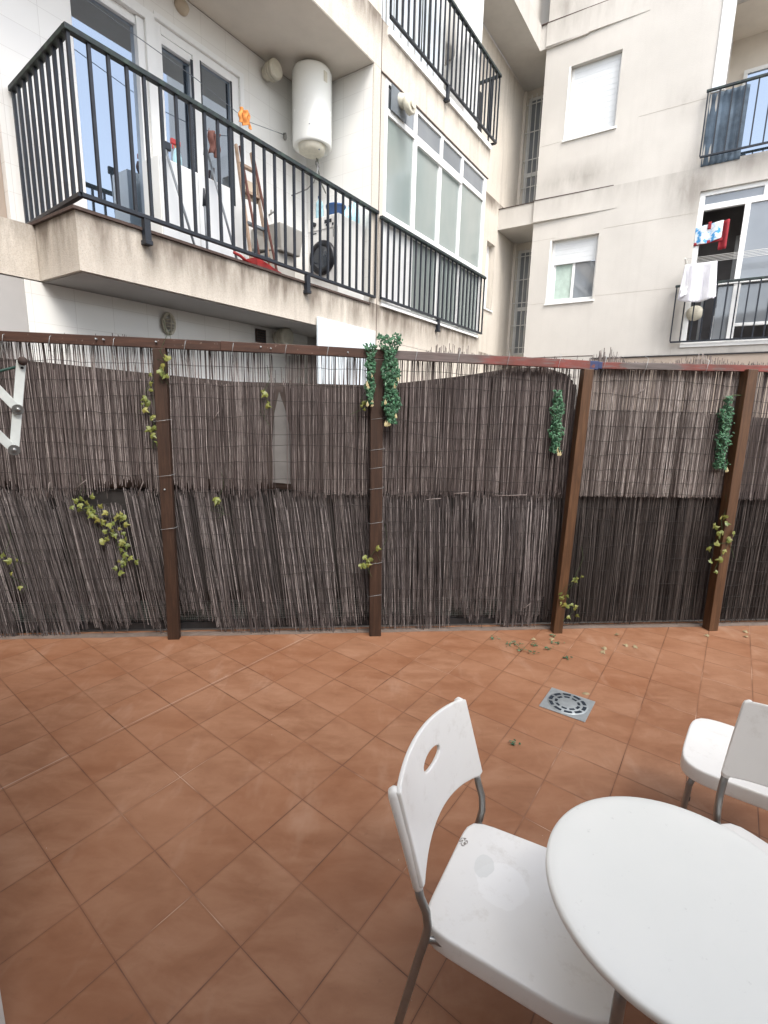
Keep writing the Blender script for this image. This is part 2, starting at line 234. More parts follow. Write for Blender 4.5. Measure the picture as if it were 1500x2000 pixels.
# ================================================================= mesh helpers
class MB:
    def __init__(s): s.v=[]; s.f=[]; s.sm=[]
    def add(s,vs,fs,smooth=False):
        o=len(s.v); s.v+= [tuple(x) for x in vs]; s.f+=[tuple(i+o for i in f) for f in fs]; s.sm+=[smooth]*len(fs)
    def box(s,a,b):
        x0,x1=sorted((a[0],b[0])); y0,y1=sorted((a[1],b[1])); z0,z1=sorted((a[2],b[2]))
        s.add([(x0,y0,z0),(x1,y0,z0),(x1,y1,z0),(x0,y1,z0),(x0,y0,z1),(x1,y0,z1),(x1,y1,z1),(x0,y1,z1)],[(0,3,2,1),(4,5,6,7),(0,1,5,4),(1,2,6,5),(2,3,7,6),(3,0,4,7)])
    def prism(s,poly,z0,z1):
        n=len(poly); s.add([(x,y,z0) for x,y in poly]+[(x,y,z1) for x,y in poly],[tuple(range(n-1,-1,-1)),tuple(range(n,2*n))]+[(i,(i+1)%n,n+(i+1)%n,n+i) for i in range(n)])
    def tube(s,pts,r,n=8,cap=True,smooth=True):
        pts=[Vector(p) for p in pts]; rs=r if isinstance(r,(list,tuple)) else [r]*len(pts); vs=[];prev=None
        for i,p in enumerate(pts):
            d=(pts[min(i+1,len(pts)-1)]-pts[max(i-1,0)]).normalized()
            if prev is None:
                a=Vector((0,0,1)) if abs(d.z)<.9 else Vector((1,0,0)); x=d.cross(a).normalized()
            else:
                x=(prev-d*prev.dot(d)).normalized()
            prev=x; y=d.cross(x)
            for j in range(n):
                t=2*math.pi*j/n; vs.append(p+(x*math.cos(t)+y*math.sin(t))*rs[i])
        fs=[(i*n+j,i*n+(j+1)%n,(i+1)*n+(j+1)%n,(i+1)*n+j) for i in range(len(pts)-1) for j in range(n)]
        if cap: fs+=[tuple(range(n-1,-1,-1)),tuple((len(pts)-1)*n+j for j in range(n))]
        s.add(vs,fs,smooth)
    def lathe(s,prof,c=(0,0,0),n=32,axis='z'):
        vs=[]
        for r,h in prof:
            for j in range(n):
                t=2*math.pi*j/n; a,b=r*math.cos(t),r*math.sin(t)
                p={'z':(a,b,h),'x':(h,a,b),'y':(a,h,b)}[axis]; vs.append((c[0]+p[0],c[1]+p[1],c[2]+p[2]))
        fs=[(i*n+j,i*n+(j+1)%n,(i+1)*n+(j+1)%n,(i+1)*n+j) for i in range(len(prof)-1) for j in range(n)]
        s.add(vs,fs,True)
        s.add([vs[j] for j in range(n)],[tuple(range(n-1,-1,-1))]); s.add(vs[-n:],[tuple(range(n))])
    def bar(s,p,q,w,t,upv=(0,0,1)):
        p=Vector(p);q=Vector(q);d=(q-p).normalized();u=Vector(upv); x=d.cross(u).normalized()*w/2; y=x.cross(d).normalized()*t/2
        vs=[p-x-y,p+x-y,p+x+y,p-x+y,q-x-y,q+x-y,q+x+y,q-x+y]; s.add(vs,[(0,1,2,3),(7,6,5,4),(0,4,5,1),(1,5,6,2),(2,6,7,3),(3,7,4,0)])
    def grid(s,fn,nu,nv,smooth=True,skip=None):
        vs=[fn(i/nu,j/nv) for j in range(nv+1) for i in range(nu+1)]
        fs=[(j*(nu+1)+i,j*(nu+1)+i+1,(j+1)*(nu+1)+i+1,(j+1)*(nu+1)+i) for j in range(nv) for i in range(nu) if not(skip and skip(i,j))]
        s.add(vs,fs,smooth)
    def build(s,name,mat,parent=None,bevel=0,loc=None,rotz=None,fix=True):
        me=bpy.data.meshes.new(name); me.from_pydata(s.v,[],s.f); me.polygons.foreach_set('use_smooth',s.sm)
        if fix:
            bm=bmesh.new(); bm.from_mesh(me); bmesh.ops.recalc_face_normals(bm,faces=bm.faces); bm.to_mesh(me); bm.free()
        me.materials.append(mat if not isinstance(mat,str) else M[mat]); o=bpy.data.objects.new(name,me); COL.objects.link(o)
        if parent: o.parent=parent
        if loc is not None: o.location=loc
        if rotz is not None: o.rotation_euler=(0,0,rotz)
        if bevel:
            b=o.modifiers.new('bevel','BEVEL'); b.width=bevel; b.segments=2; b.limit_method='ANGLE'; b.angle_limit=R(40)
        return o
def thing(name,label,cat,loc=(0,0,0),rotz=0,group=None):
    o=bpy.data.objects.new(name,None); COL.objects.link(o); o.empty_display_size=.1; o.location=loc; o.rotation_euler=(0,0,rotz); o['label']=label; o['category']=cat
    if group: o['group']=group
    return o
def tag(o,label,cat,group=None):
    o['label']=label; o['category']=cat
    if group: o['group']=group
    return o
def struct(o): o['kind']='structure'; return o
def copy_tree(o,parent=None):
    c=o.copy(); COL.objects.link(c)
    if parent: c.parent=parent
    for ch in o.children: copy_tree(ch,c)
    return c

# ================================================================= ground
m_=MB(); m_.add([(-60,-40,-.05),(60,-40,-.05),(60,80,-.05),(-60,80,-.05)],[(0,1,2,3)]); struct(m_.build('ground','ground'))
def fy(x): return 3.88141718+.09903631*x
m_=MB(); m_.add([(-3.9,-2.3,0),(4.8,-2.3,0),(4.8,fy(4.8)+.10,0),(-3.9,fy(-3.9)+.10,0),(-3.9,-2.3,-.045),(4.8,-2.3,-.045),(4.8,fy(4.8)+.10,-.045),(-3.9,fy(-3.9)+.10,-.045)],[(0,1,2,3),(0,4,5,1),(1,5,6,2),(2,6,7,3),(3,7,4,0)]); struct(m_.build('terrace_floor','floor'))

# ================================================================= apartment building (local x = b, y = a)
BY=-YAW
def BP(a,b,z): return EA*a+EB*b+Vector((0,0,z))
B0=BP(8,-4.6,0)
bld=thing('apartment_building','cream apartment block with iron balconies and white windows rising behind the reed fence','apartment block',B0,BY)
class BM(MB):     # building-local mesh: coordinates given as (b,a,z)
    def build(s,name,mat,parent=None,bevel=0,org=None):
        ox,oy,oz=org if org else (-4.6,8,0); s.v=[(x-ox,y-oy,z-oz) for x,y,z in s.v]
        return MB.build(s,name,mat,parent if parent else bld,bevel)
bA=-3.776; aB=10.81; bW=-4.80
def part(name,mat,boxes,parent=None,bevel=0):
    q=BM()
    for a,b in boxes: q.box(a,b)
    return q.build(name,mat,parent,bevel)
def wallx(name,mat,b0,b1,a0,a1,z0,z1,holes):     # slab wall facing b with holes (a0,a1,z0,z1)
    q=BM(); A=sorted({a0,a1,*[h[0] for h in holes],*[h[1] for h in holes]}); Z=sorted({z0,z1,*[h[2] for h in holes],*[h[3] for h in holes]})
    for i in range(len(A)-1):
        for j in range(len(Z)-1):
            ca,cz=(A[i]+A[i+1])/2,(Z[j]+Z[j+1])/2
            if any(h[0]<ca<h[1] and h[2]<cz<h[3] for h in holes): continue
            q.box((b0,A[i],Z[j]),(b1,A[i+1],Z[j+1]))
    return q.build(name,mat)
def wally(name,mat,a0,a1,b0,b1,z0,z1,holes):
    q=BM(); A=sorted({b0,b1,*[h[0] for h in holes],*[h[1] for h in holes]}); Z=sorted({z0,z1,*[h[2] for h in holes],*[h[3] for h in holes]})
    for i in range(len(A)-1):
        for j in range(len(Z)-1):
            ca,cz=(A[i]+A[i+1])/2,(Z[j]+Z[j+1])/2
            if any(h[0]<ca<h[1] and h[2]<cz<h[3] for h in holes): continue
            q.box((A[i],a0,Z[j]),(A[i+1],a1,Z[j+1]))
    return q.build(name,mat)
# ---- wing A
part('floor_slab','stoneA',[((-9,1.845,2.70),(bA,8.5,3.075))]); part('floor_slab','stoneA',[((-9,-6,2.70),(-4.376,1.843,3.075))])
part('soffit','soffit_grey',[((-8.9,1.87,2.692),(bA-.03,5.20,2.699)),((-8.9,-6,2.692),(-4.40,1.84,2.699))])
part('balcony_edge_tile','rust',[((-4.45,1.825,3.077),(bA+.02,5.20,3.097))])
part('floor_slab','stoneA',[((-9,-6,5.63),(bA,8.5,6.12))]); part('parapet','stoneA',[((-9,-6,6.12),(bA,5.34,9.4))])
part('soffit','soffit',[((-4.79,-6,5.622),(bA-.005,5.21,5.629))])
part('facade_joint','rust',[((bA,5.350,2.0),(bA+.003,5.358,9.4)),((bA,5.35,5.60),(bA+.012,8.45,5.612))])
part('wall','brown_wall',[((-5.1,-6,3.077),(-4.86,1.86,5.62))])
# back wall of the loggia, tiled, with the sliding doors let in
wallx('tiled_wall','tile_white',-5.1,bW,1.862,5.215,3.10,5.62,[(2.45,3.10,3.10,5.22),(3.19,4.17,3.10,5.28)])
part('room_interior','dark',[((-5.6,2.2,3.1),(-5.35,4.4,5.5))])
part('side_wall','tile_white',[((-4.798,5.215,3.10),(bA-.02,5.36,5.62))])
part('pillar','stoneA',[((-4.0,5.217,3.077),(bA-.001,5.448,5.628))])
# lower storey
wallx('tiled_wall','tile_white',-4.7,-4.376,1.735,4.75,-.04,2.69,[])
part('wall','brown_wall',[((-5.3,-6,-.04),(-5.0,1.73,2.69))]); part('wall','soffit_grey',[((-4.99,1.55,-.04),(-4.38,1.733,2.69))])  # side wall's darker grey paints in the recess shade
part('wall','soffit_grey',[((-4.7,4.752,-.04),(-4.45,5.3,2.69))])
wallx('wall','stoneA',-4.4,bA-.004,5.302,8.49,-.04,2.699,[])
part('wall','stoneA',[((-4.4,5.36,3.076),(bA-.006,8.49,3.13))])
part('downpipe_joint','stoneA',[((bA-.003,5.27,1.0),(bA+.004,5.30,2.699))])
# wing behind (W2) and the corner with the barred stair windows
wallx('wall','stoneA',-4.9,-4.53,8.502,11.848,-.04,8.66,[(10.30,10.72,4.0,5.30)])
part('narrow_window','frame',[((-4.70,10.30,4.0),(-4.66,10.72,5.30)),((-4.66,10.26,3.97),(-4.50,10.76,4.0))])
part('corner_strip','soffit',[((-4.528,11.78,-.04),(-4.47,11.848,8.64))])
wally('stair_wall','stoneA',11.85,12.15,-4.9,-2.9,-.04,13,[(-4.44,-3.75,3.2,5.48),(-4.44,-3.75,6.06,8.52)])
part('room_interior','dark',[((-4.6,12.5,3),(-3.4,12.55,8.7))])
def grille(z0,z1,zmid):
    f=part('stair_window','grillwhite',[((-4.44,11.88,z0),(-4.40,11.93,z1)),((-3.79,11.88,z0),(-3.75,11.93,z1)),((-4.40,11.88,z1-.05),(-3.79,11.93,z1)),((-4.40,11.88,zmid-.04),(-3.79,11.93,zmid+.04)),((-4.40,11.88,z0),(-3.79,11.93,z0+.04))])
    part('window_pane','glassgrey',[((-4.40,11.90,z0+.04),(-3.79,11.91,zmid-.04)),((-4.40,11.90,zmid+.04),(-3.79,11.91,z1-.05))],f)
    q=BM()
    for i in range(7): q.box((-4.36+i*.105,11.80,z0-.02),(-4.345+i*.105,11.815,z1+.02))
    for i in range(5):
        zz=z0+.15+i*(z1-z0-.3)/4; q.box((-4.47,11.815,zz),(-3.70,11.83,zz+.014))
    q.build('window_grille','grillwhite',f)
grille(3.2,5.48,4.22); grille(6.06,8.52,7.02)
part('floor_slab','stoneB',[((-4.528,10.80,5.63),(-3.765,11.848,6.02))]); part('floor_slab','stoneB',[((-4.528,8.502,8.66),(-3.88,11.848,9.062)),((-3.88,10.77,8.66),(-3.0,11.8,9.062))])
part('wall','stoneB',[((-4.6,8.502,9.064),(-4.02,11.9,13))])
part('ledge_cap','rust',[((-4.56,10.785,6.021),(-3.765,10.9,6.032)),((-4.0,10.74,9.063),(-3.87,10.85,9.072))])
# loggia of the second floor
part('pillar','frame',[((-4.1,7.52,6.12),(bA-.03,8.02,9.4))])
part('tiled_wall','tile_white',[((-5.1,5.34,6.12),(-4.9,8.5,9.4)),((-4.9,8.42,6.12),(-4.53,8.5,9.4))])
part('soffit','soffit',[((-4.9,5.34,8.62),(-3.8,7.5,8.7))])
q=BM()
for i in range(18): q.box((-3.93 if i%2 else -3.91,5.47+i*.082,6.13),(-3.925 if i%2 else -3.905,5.545+i*.082,8.4))
q.build('corrugated_screen','bluepanel')
part('screen_frame','frame',[((-3.95,5.42,6.13),(-3.88,5.465,8.6))]); part('screen_frame','frame',[((-3.95,6.95,6.13),(-3.88,7.02,8.6))])
# ---- wing B
holesB=[(-3.27,-2.385,7.01,8.235),(-3.36,-2.475,4.06,5.245),(-.88,3.6,3.14,5.64),(-.80,3.6,6.06,8.5)]
wally('wall','stoneB',aB,aB+.34,-3.765,6,-.04,13,holesB)
for pr,z0,z1,nm,mt in (([(-3.766,aB-.06),(-3.766,aB+.0),(-2.2,aB-.001),(-2.2,aB-.004)],5.63,6.02,'wall_ledge','stoneB'),([(-3.766,aB-.06),(-3.766,aB+.0),(-2.0,aB-.001),(-2.0,aB-.004)],8.68,9.062,'wall_ledge','stoneB'),([(-3.7,aB-.04),(-3.7,aB),(-2.36,aB-.001),(-2.36,aB-.004)],2.6,2.99,'wall_ledge','stoneB'),
    ([(-3.78,aB-.072),(-3.78,aB),(-2.3,aB-.001),(-2.3,aB-.01)],6.021,6.033,'ledge_cap','rust'),([(-3.9,aB-.072),(-3.9,aB),(-2.3,aB-.001),(-2.3,aB-.01)],9.063,9.075,'ledge_cap','rust'),([(-3.78,aB-.05),(-3.78,aB),(-2.36,aB-.001),(-2.36,aB-.01)],2.992,3.004,'ledge_cap','rust')):
    q=BM(); q.prism(pr,z0,z1); q.build(nm,mt)
for bx_ in [((-2.0,aB-.0018,7.062),(-.98,aB,7.068)),((-3.75,aB-.0018,7.0),(-3.3,aB,7.005)),((-2.40,aB-.0018,5.31),(-.9,aB,5.316)),((-3.75,aB-.0018,5.285),(-3.3,aB,5.29)),((-2.44,aB-.0018,4.115),(-1.05,aB,4.12)),((-3.76,aB-.0018,4.07),(-3.36,aB,4.075)),((-1.02,aB-.002,2.2),(-1.014,aB,3.1))]: part('wall_joint','joint',[bx_])
part('wall_plinth','brown_wall',[((-2.38,aB-.02,1.0),(6,aB-.001,2.93))]); part('ledge_cap','dark',[((-2.38,aB-.04,2.932),(6,aB-.001,2.95))])
def window_b(b0,b1,z0,z1,shut,kind):
    f=part('window','frame',[((b0,aB+.10,z0),(b0+.05,aB+.16,z1)),((b1-.04,aB+.10,z0),(b1,aB+.16,z1)),((b0+.05,aB+.10,z0),(b1-.04,aB+.16,z0+.05)),((b0+.05,aB+.10,z1-.04),(b1-.04,aB+.16,z1))],bevel=.003)
    part('window_sill','frame',[((b0-.05,aB-.03,z0-.035),(b1+.03,aB+.10,z0-.002)),((b0-.035,aB-.006,z0),(b0-.001,aB+.10,z1))],f)
    q=BM(); n=int((z1-shut)/.045)
    for i in range(n): q.box((b0+.05,aB+.095+(.0015 if i%2 else 0),shut+i*.045),(b1-.04,aB+.118,shut+(i+1)*.045-.0008))
    q.box((b0+.05,aB+.105,shut),(b1-.04,aB+.115,z1)); q.build('roller_shutter','shutter',f)
    if kind:
        bm_=(b0+b1)/2; part('sash','frame',[((bm_-.03,aB+.125,z0+.05),(bm_+.02,aB+.158,shut)),((b0+.05,aB+.125,z0+.05),(b0+.085,aB+.158,shut)),((b0+.085,aB+.125,z0+.05),(bm_-.03,aB+.158,z0+.09)),((bm_+.02,aB+.125,z0+.05),(b1-.04,aB+.158,z0+.08))],f)
        part('window_pane','curtain',[((b0+.085,aB+.150,z0+.09),(bm_-.03,aB+.154,shut))],f)
        part('window_pane','glassgrey',[((bm_+.02,aB+.140,z0+.08),(b1-.04,aB+.144,shut))],f)
window_b(-3.27,-2.385,7.01,8.235,7.06,False)
window_b(-3.36,-2.475,4.06,5.245,4.80,True)
# glazed loggia on wing B
F=part('loggia_window','frame',[((-.88,aB+.05,3.14),(-.80,aB+.12,5.64)),((-.80,aB+.05,5.57),(3.6,aB+.12,5.64)),((-.80,aB+.05,5.34),(3.6,aB+.12,5.43)),((-.21,aB+.04,4.16),(-.13,aB+.12,5.34)),((-.80,aB+.04,4.10),(3.6,aB+.12,4.16)),((.02,aB+.05,5.43),(.10,aB+.12,5.57)),((-.20,aB+.05,3.14),(-.10,aB+.12,4.10)),((.9,aB+.05,4.16),(.98,aB+.12,5.34)),((-.80,aB+.05,3.14),(3.6,aB+.12,3.20)),((-.10,aB+.05,3.40),(3.6,aB+.12,3.45)),((-.88,aB-.03,3.075),(3.6,aB+.05,3.139)),((-.45,aB+.09,3.2),(-.42,aB+.12,3.6))],bevel=.003)
part('window_pane','glassgrey',[((-.80,aB+.08,5.43),(.02,aB+.086,5.57)),((.10,aB+.08,5.43),(3.6,aB+.086,5.57)),((-.13,aB+.08,4.16),(.9,aB+.086,5.34)),((.98,aB+.08,4.16),(3.6,aB+.086,5.34)),((-.10,aB+.08,3.45),(3.6,aB+.086,4.10)),((-.42,aB+.08,3.2),(-.20,aB+.086,4.10))],F)
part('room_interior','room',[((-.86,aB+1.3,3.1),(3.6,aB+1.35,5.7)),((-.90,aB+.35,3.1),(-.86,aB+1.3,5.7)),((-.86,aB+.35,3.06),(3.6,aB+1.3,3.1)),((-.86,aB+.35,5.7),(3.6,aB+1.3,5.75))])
part('interior_door','frame',[((-.30,aB+1.26,3.1),(-.24,aB+1.29,5.2)),((-.30,aB+1.26,5.14),(.6,aB+1.29,5.2)),((.54,aB+1.26,3.1),(.6,aB+1.29,5.2)),((-.72,aB+1.26,3.1),(-.68,aB+1.29,4.6))])
# open loggia above
part('loggia_wall','soffit',[((-.80,aB+1.3,6.06),(3.6,aB+1.35,8.5)),((-.84,aB+.35,6.06),(-.802,aB+1.3,8.5)),((-.80,aB+.35,8.5),(3.6,aB+1.3,8.55)),((-.80,aB+.35,6.02),(3.6,aB+1.3,6.06))])
F=part('door_window','frame',[((-.55,aB+1.24,6.06),(-.49,aB+1.29,7.95)),((-.49,aB+1.24,7.89),(2.4,aB+1.29,7.95)),((.45,aB+1.24,6.06),(.53,aB+1.29,7.89)),((2.34,aB+1.24,6.06),(2.4,aB+1.29,7.89))])
part('window_pane','glass',[((-.49,aB+1.26,6.06),(.45,aB+1.27,7.89)),((.53,aB+1.26,6.06),(2.34,aB+1.27,7.89))],F)
part('corner_panel','bluepanel',[((-.90,aB-.012,7.12),(-.80,aB+.04,11))]); part('corner_trim','frame',[((-.80,aB-.016,7.12),(-.73,aB+.06,11)),((-.915,aB-.016,7.12),(-.902,aB+.02,11))])
q=BM()
q.grid(lambda u,v:(-.93+u*.55,aB-.01+.012*math.sin(u*40)+.01*math.sin(v*9),6.02+v*1.08),24,16); o=q.build('shade_net','shade'); 
o.modifiers.new('t','SOLIDIFY').thickness=.004
# ---- sliding doors of the first floor loggia
F=part('sliding_door','frame',[((bW-.10,2.45,3.10),(bW-.04,2.475,5.22)),((bW-.10,3.03,3.10),(bW-.02,3.10,5.22)),((bW-.10,2.475,5.15),(bW-.04,3.03,5.22)),((bW-.10,2.475,3.10),(bW-.04,3.03,3.14))],bevel=.003)
part('door_pane','glass',[((bW-.08,2.475,3.14),(bW-.075,3.03,5.15))],F)
F=part('window','frame',[((bW-.10,3.19,3.10),(bW-.02,3.27,5.28)),((bW-.10,4.08,3.10),(bW-.02,4.17,5.28)),((bW-.10,3.27,5.20),(bW-.02,4.08,5.28)),((bW-.10,3.60,4.0),(bW-.01,3.68,5.20)),((bW-.10,3.27,3.10),(bW-.02,4.08,4.0)),((bW-.07,3.27,5.13),(bW-.03,3.60,5.20))],bevel=.003)
part('window_pane','glass',[((bW-.08,3.27,4.0),(bW-.075,3.60,5.13)),((bW-.06,3.68,4.0),(bW-.055,4.08,5.20))],F)
part('window_gasket','black',[((bW-.02,3.575,4.0),(bW-.008,3.598,5.15)),((bW-.02,3.685,4.0),(bW-.016,3.70,5.2)),((bW-.02,4.06,4.0),(bW-.014,4.079,5.2))],F)
part('door_surround','frame',[((bW,3.10,3.10),(bW+.012,3.19,5.30)),((bW,2.45,5.22),(bW+.012,3.10,5.30)),((bW,3.19,5.28),(bW+.012,4.17,5.33)),((bW,4.17,3.10),(bW+.012,4.22,5.33))])
# ---- enclosed balcony (4 panes + top lights)
x0,x1=bA-.05,bA-.001
A_=[5.45,6.15,6.82,7.50,8.41]
bx=[((x0,5.45,4.13),(x1,5.51,5.60)),((x0,8.33,4.13),(x1,8.42,5.60)),((x0,5.51,5.56),(x1,8.33,5.60)),((x0,5.51,5.24),(x1+.004,8.33,5.31)),((x0,5.51,4.13),(x1+.004,8.33,4.20)),((x0,6.12,4.20),(x1,6.20,5.24)),((x0,6.80,4.20),(x1,6.89,5.24)),((x0,7.47,4.20),(x1,7.54,5.24)),((x0,6.13,5.31),(x1,6.19,5.56)),((x0,6.84,5.31),(x1,6.90,5.56)),((x0,7.50,5.31),(x1,7.56,5.56)),((x0,5.45,3.13),(x1,5.60,4.12)),((x0,8.33,3.13),(x1,8.42,4.12)),((x0,6.85,3.13),(x1,6.93,4.12)),((x0,7.55,3.13),(x1,7.62,4.12)),((x0,5.60,3.13),(x1,8.33,3.17)),((x0,5.60,4.08),(x1,8.33,4.12)),((x1,6.2,5.19),(x1+.02,7.5,5.225)),((x0,5.60,3.17),(x1-.02,6.2,4.08))]
F=part('balcony_window','frame',bx,bevel=.003)
gp=[(5.51,6.12,4.20,5.24),(6.20,6.80,4.20,5.24),(6.89,7.47,4.20,5.24),(7.54,8.33,4.20,5.24)]
for a0,a1,z0,z1 in gp: part('window_pane','frost',[((x0+.02,a0,z0),(x0+.026,a1,z1))],F)
for a0,a1 in [(5.51,6.13),(6.19,6.84),(6.90,7.50),(7.56,8.33)]: part('window_pane','glassgrey',[((x0+.02,a0,5.31),(x0+.026,a1,5.56))],F)
for a0,a1 in [(6.2,6.85),(6.93,7.55),(7.62,8.33)]: part('window_pane','frost',[((x0+.02,a0,3.17),(x0+.026,a1,4.08))],F)
part('window_sill','frame',[((bA,5.42,3.10),(bA+.035,8.36,3.128))])
part('window_sill','frame',[((bA,5.47,6.03),(bA+.03,8.46,6.10))])
# ---- railings
def railing(name,pts,zb,zt,nb,offs,brackets=(),wt=.05):
    q=BM(); 
    for i in range(len(pts)-1):
        (p0,q0),(p1,q1)=pts[i],pts[i+1]
        q.bar((p0,q0,zb),(p1,q1,zb),.036,.028)
    for (p,qq) in brackets: q.box((p-.022,qq-.025,zb-.16),(p+.022,qq+.025,zb-.016)); q.box((p-.045,qq-.03,zb-.19),(p+.03,qq+.03,zb-.16))
    ro=q.build(name,'black',bevel=.003)
    q=BM()
    for i in range(len(pts)-1):
        (p0,q0),(p1,q1)=pts[i],pts[i+1]; d=Vector((p1-p0,q1-q0,0)).normalized()*.025
        q.bar((p0-d.x,q0-d.y,zt),(p1+(d.x if i==len(pts)-2 else -d.x),q1+(d.y if i==len(pts)-2 else -d.y),zt),wt,.036)
    q.build('handrail','rail',ro,bevel=.004)
    for i in range(len(pts)-1):
        (p0,q0),(p1,q1)=pts[i],pts[i+1]; n=nb[i]
        for j in range(n+1):
            if i and j==0: continue
            t=j/n; x,y=p0+(p1-p0)*t,q0+(q1-q0)*t; b_=BM(); b_.box((x-.0105,y-.0105,zb+.014),(x+.0105,y+.0105,zt-.018)); b_.build('baluster','black',ro)
    return ro
railing('balcony_railing',[(-4.76,1.955),(-3.745,1.88),(-3.745,5.27)],3.17,4.115,[9,27],0,[(-3.745,2.33),(-3.745,4.07)])
railing('balcony_railing',[(-3.74,5.385),(-3.74,8.49)],3.185,4.09,[23],0,[(-3.74,6.9)])
railing('balcony_railing',[(-3.73,5.45),(-3.73,8.60),(-4.30,8.60)],6.18,7.14,[25,4],0,[(-3.73,6.87)])
railing('balcony_railing',[(-1.04,10.74),(3.5,10.74)],3.17,4.12,[30],0,[],.045)
railing('balcony_railing',[(-.955,10.74),(3.5,10.74)],6.15,7.13,[26],0,[],.045)

# ================================================================= things on the balcony
def bthing(name,label,cat,a,b,z,group=None): return thing(name,label,cat,BP(a,b,z),BY,group)
t=bthing('water_heater','white cylindrical electric water heater mounted high in the balcony corner','water heater',4.90,-4.42,4.80)
q=MB(); q.lathe([(.10,.012),(.17,.012),(.185,-.0),(.215,.0),(.223,.012),(.225,.04),(.225,.74),(.21,.775),(.15,.80),(.01,.81)],n=48); q.build('tank','heater',t)
q=MB(); q.lathe([(.02,-.085),(.10,-.085),(.145,-.06),(.155,-.01),(.155,.01)],(.02,-.03,0),n=40); q.build('bottom_cap','cream',t)
q=MB(); q.box((.215,-.05,.60),(.228,.0,.70)); q.build('energy_sticker','cream',t)
q=MB(); q.box((.1,-.19,.14),(.135,-.155,.146)); q.box((.128,-.06,-.07),(.16,-.045,-.05)); q.build('badge','greytool',t)
q=MB(); q.tube([(.02,.05,-.07),(.03,.06,-.2),(.0,.03,-.34),(-.1,.02,-.40),(-.36,.02,-.42)],.008); q.tube([(-.02,.12,-.05),(-.02,.13,-.18),(-.03,.2,-.30),(-.05,.30,-.36)],.008); q.tube([(-.02,.12,-.10),(-.02,.125,-.15)],.018)
q.tube([(.02,.05,-.12),(.022,.052,-.16)],.018); q.build('water_pipe','steel',t)
o=MB(); 
for r,z in ((.13,0),(.105,.05),(.12,.055),(.105,.095),(.13,.10)): pass
o.lathe([(.09,-.13),(.09,-.04),(.125,-.035),(.125,-.01),(.10,-.008),(.10,.012),(.125,.014),(.125,.04),(.10,.042),(.10,.06),(.128,.062),(.128,.10),(.11,.115)],n=32,axis='x')
o=o.build('vent_cowl','cream',loc=BP(4.53,-4.68,5.48),rotz=BY); tag(o,'round cream ribbed vent cowl on the tiled wall left of the upper water heater','vent')
o.scale=(.72,.74,.74); o2=o.copy(); COL.objects.link(o2); o2.location=BP(4.21,-4.246,2.60); tag(o2,'round vent cowl low under the balcony slab beside the small square grate','vent')
q=MB(); q.tube([(-.15,0,.1),(.12,0,0)],[.075,.08],n=24); q.lathe([(.095,.10),(.105,.11),(.105,.16),(.09,.17)],(0,0,-.03),24,'x'); q.lathe([(.05,.165),(.05,.19)],(0,0,-.03),20,'x')
o=q.build('flue_pipe','cream',loc=BP(5.74,bA+.02,5.44),rotz=BY); tag(o,'short cream boiler flue pipe poking out above the enclosed balcony windows','flue')
q=MB(); q.box((-.004,-.20,-.14),(.01,.13,.13)); q.build('flue_plate','greytool',o)
q=MB(); q.lathe([(.155,-.02),(.155,0),(.13,.04),(.02,.06)],n=24,axis='x'); o=q.build('wall_lamp','cardboard',loc=BP(3.48,bW+.02,5.52),rotz=BY); o.scale=(.8,.45,.40); tag(o,'small round weathered lamp at top of the tiled wall above the sliding windows','wall lamp')
t=bthing('bulkhead_lamp','oval caged bulkhead lamp on the white tiled wall under the balcony','wall lamp',2.87,-4.372,2.55)
def oval(ra,rb,r,n=28,x=0): return [(x,ra*math.cos(2*math.pi*i/n),rb*math.sin(2*math.pi*i/n)) for i in range(n+1)]
q=MB(); q.tube(oval(.055,.085,.012,x=.02),.016); q.build('frame','cream',t)
q=MB(); q.tube([(.045,0,-.08),(.06,0,0),(.045,0,.08)],.006); q.tube([(.045,-.05,0),(.06,0,0.0),(.045,.05,0)],.006); q.tube([(.04,-.05,.03),(.055,0,.03),(.04,.05,.03)],.004); q.tube([(.04,-.05,-.03),(.055,0,-.03),(.04,.05,-.03)],.004); q.build('cage','cream',t)
q=MB(); q.lathe([(.05,0),(.045,.03),(.01,.04)],n=20,axis='x'); o=q.build('glass','sinkgrey',t)
q=MB(); q.box((0,-.07,-.07),(.015,.07,.07)); o=q.build('wall_grate','rust',loc=BP(3.99,-4.374,2.59),rotz=BY); tag(o,'small square brown ventilation grate on the wall beside the round cowl','vent grate')
q=MB()
for i in range(5): q.box((.015,-.06,-.058+i*.026),(.02,.06,-.048+i*.026))
q.build('slats','black',o)
# washing machine: front faces -a (local -y)
t=bthing('washing_machine','white front loading washing machine with black door ring on the balcony','washing machine',4.70,-4.08,3.10)
q=MB(); q.box((-.225,0,.01),(.225,.50,.86)); q.build('body','white',t,bevel=.012)
q=MB(); q.box((-.215,-.008,.72),(.215,.0,.85)); q.build('control_panel','white',t,bevel=.003)
q=MB(); q.box((.03,-.013,.775),(.13,-.008,.81)); q.box((.05,-.013,.745),(.07,-.008,.765)); q.box((.14,-.013,.74),(.16,-.008,.765)); q.box((.15,-.004,.62),(.155,-.001,.7)); q.box((-.19,-.004,.69),(-.1,-.001,.70)); q.build('display','rubber',t)
q=MB(); q.lathe([(.022,-.03),(.025,-.008)],(-.12,0,.785),20,'y'); q.build('dial','rubber',t)
q=MB(); q.lathe([(.115,-.03),(.135,-.045),(.175,-.04),(.185,-.02),(.185,0)],(0,0,.42),40,'y'); d_=q.build('door','rubber',t)
q=MB(); q.lathe([(.01,-.02),(.08,-.024),(.118,-.034)],(0,0,.42),32,'y'); q.build('door_glass','glassdoor',d_)
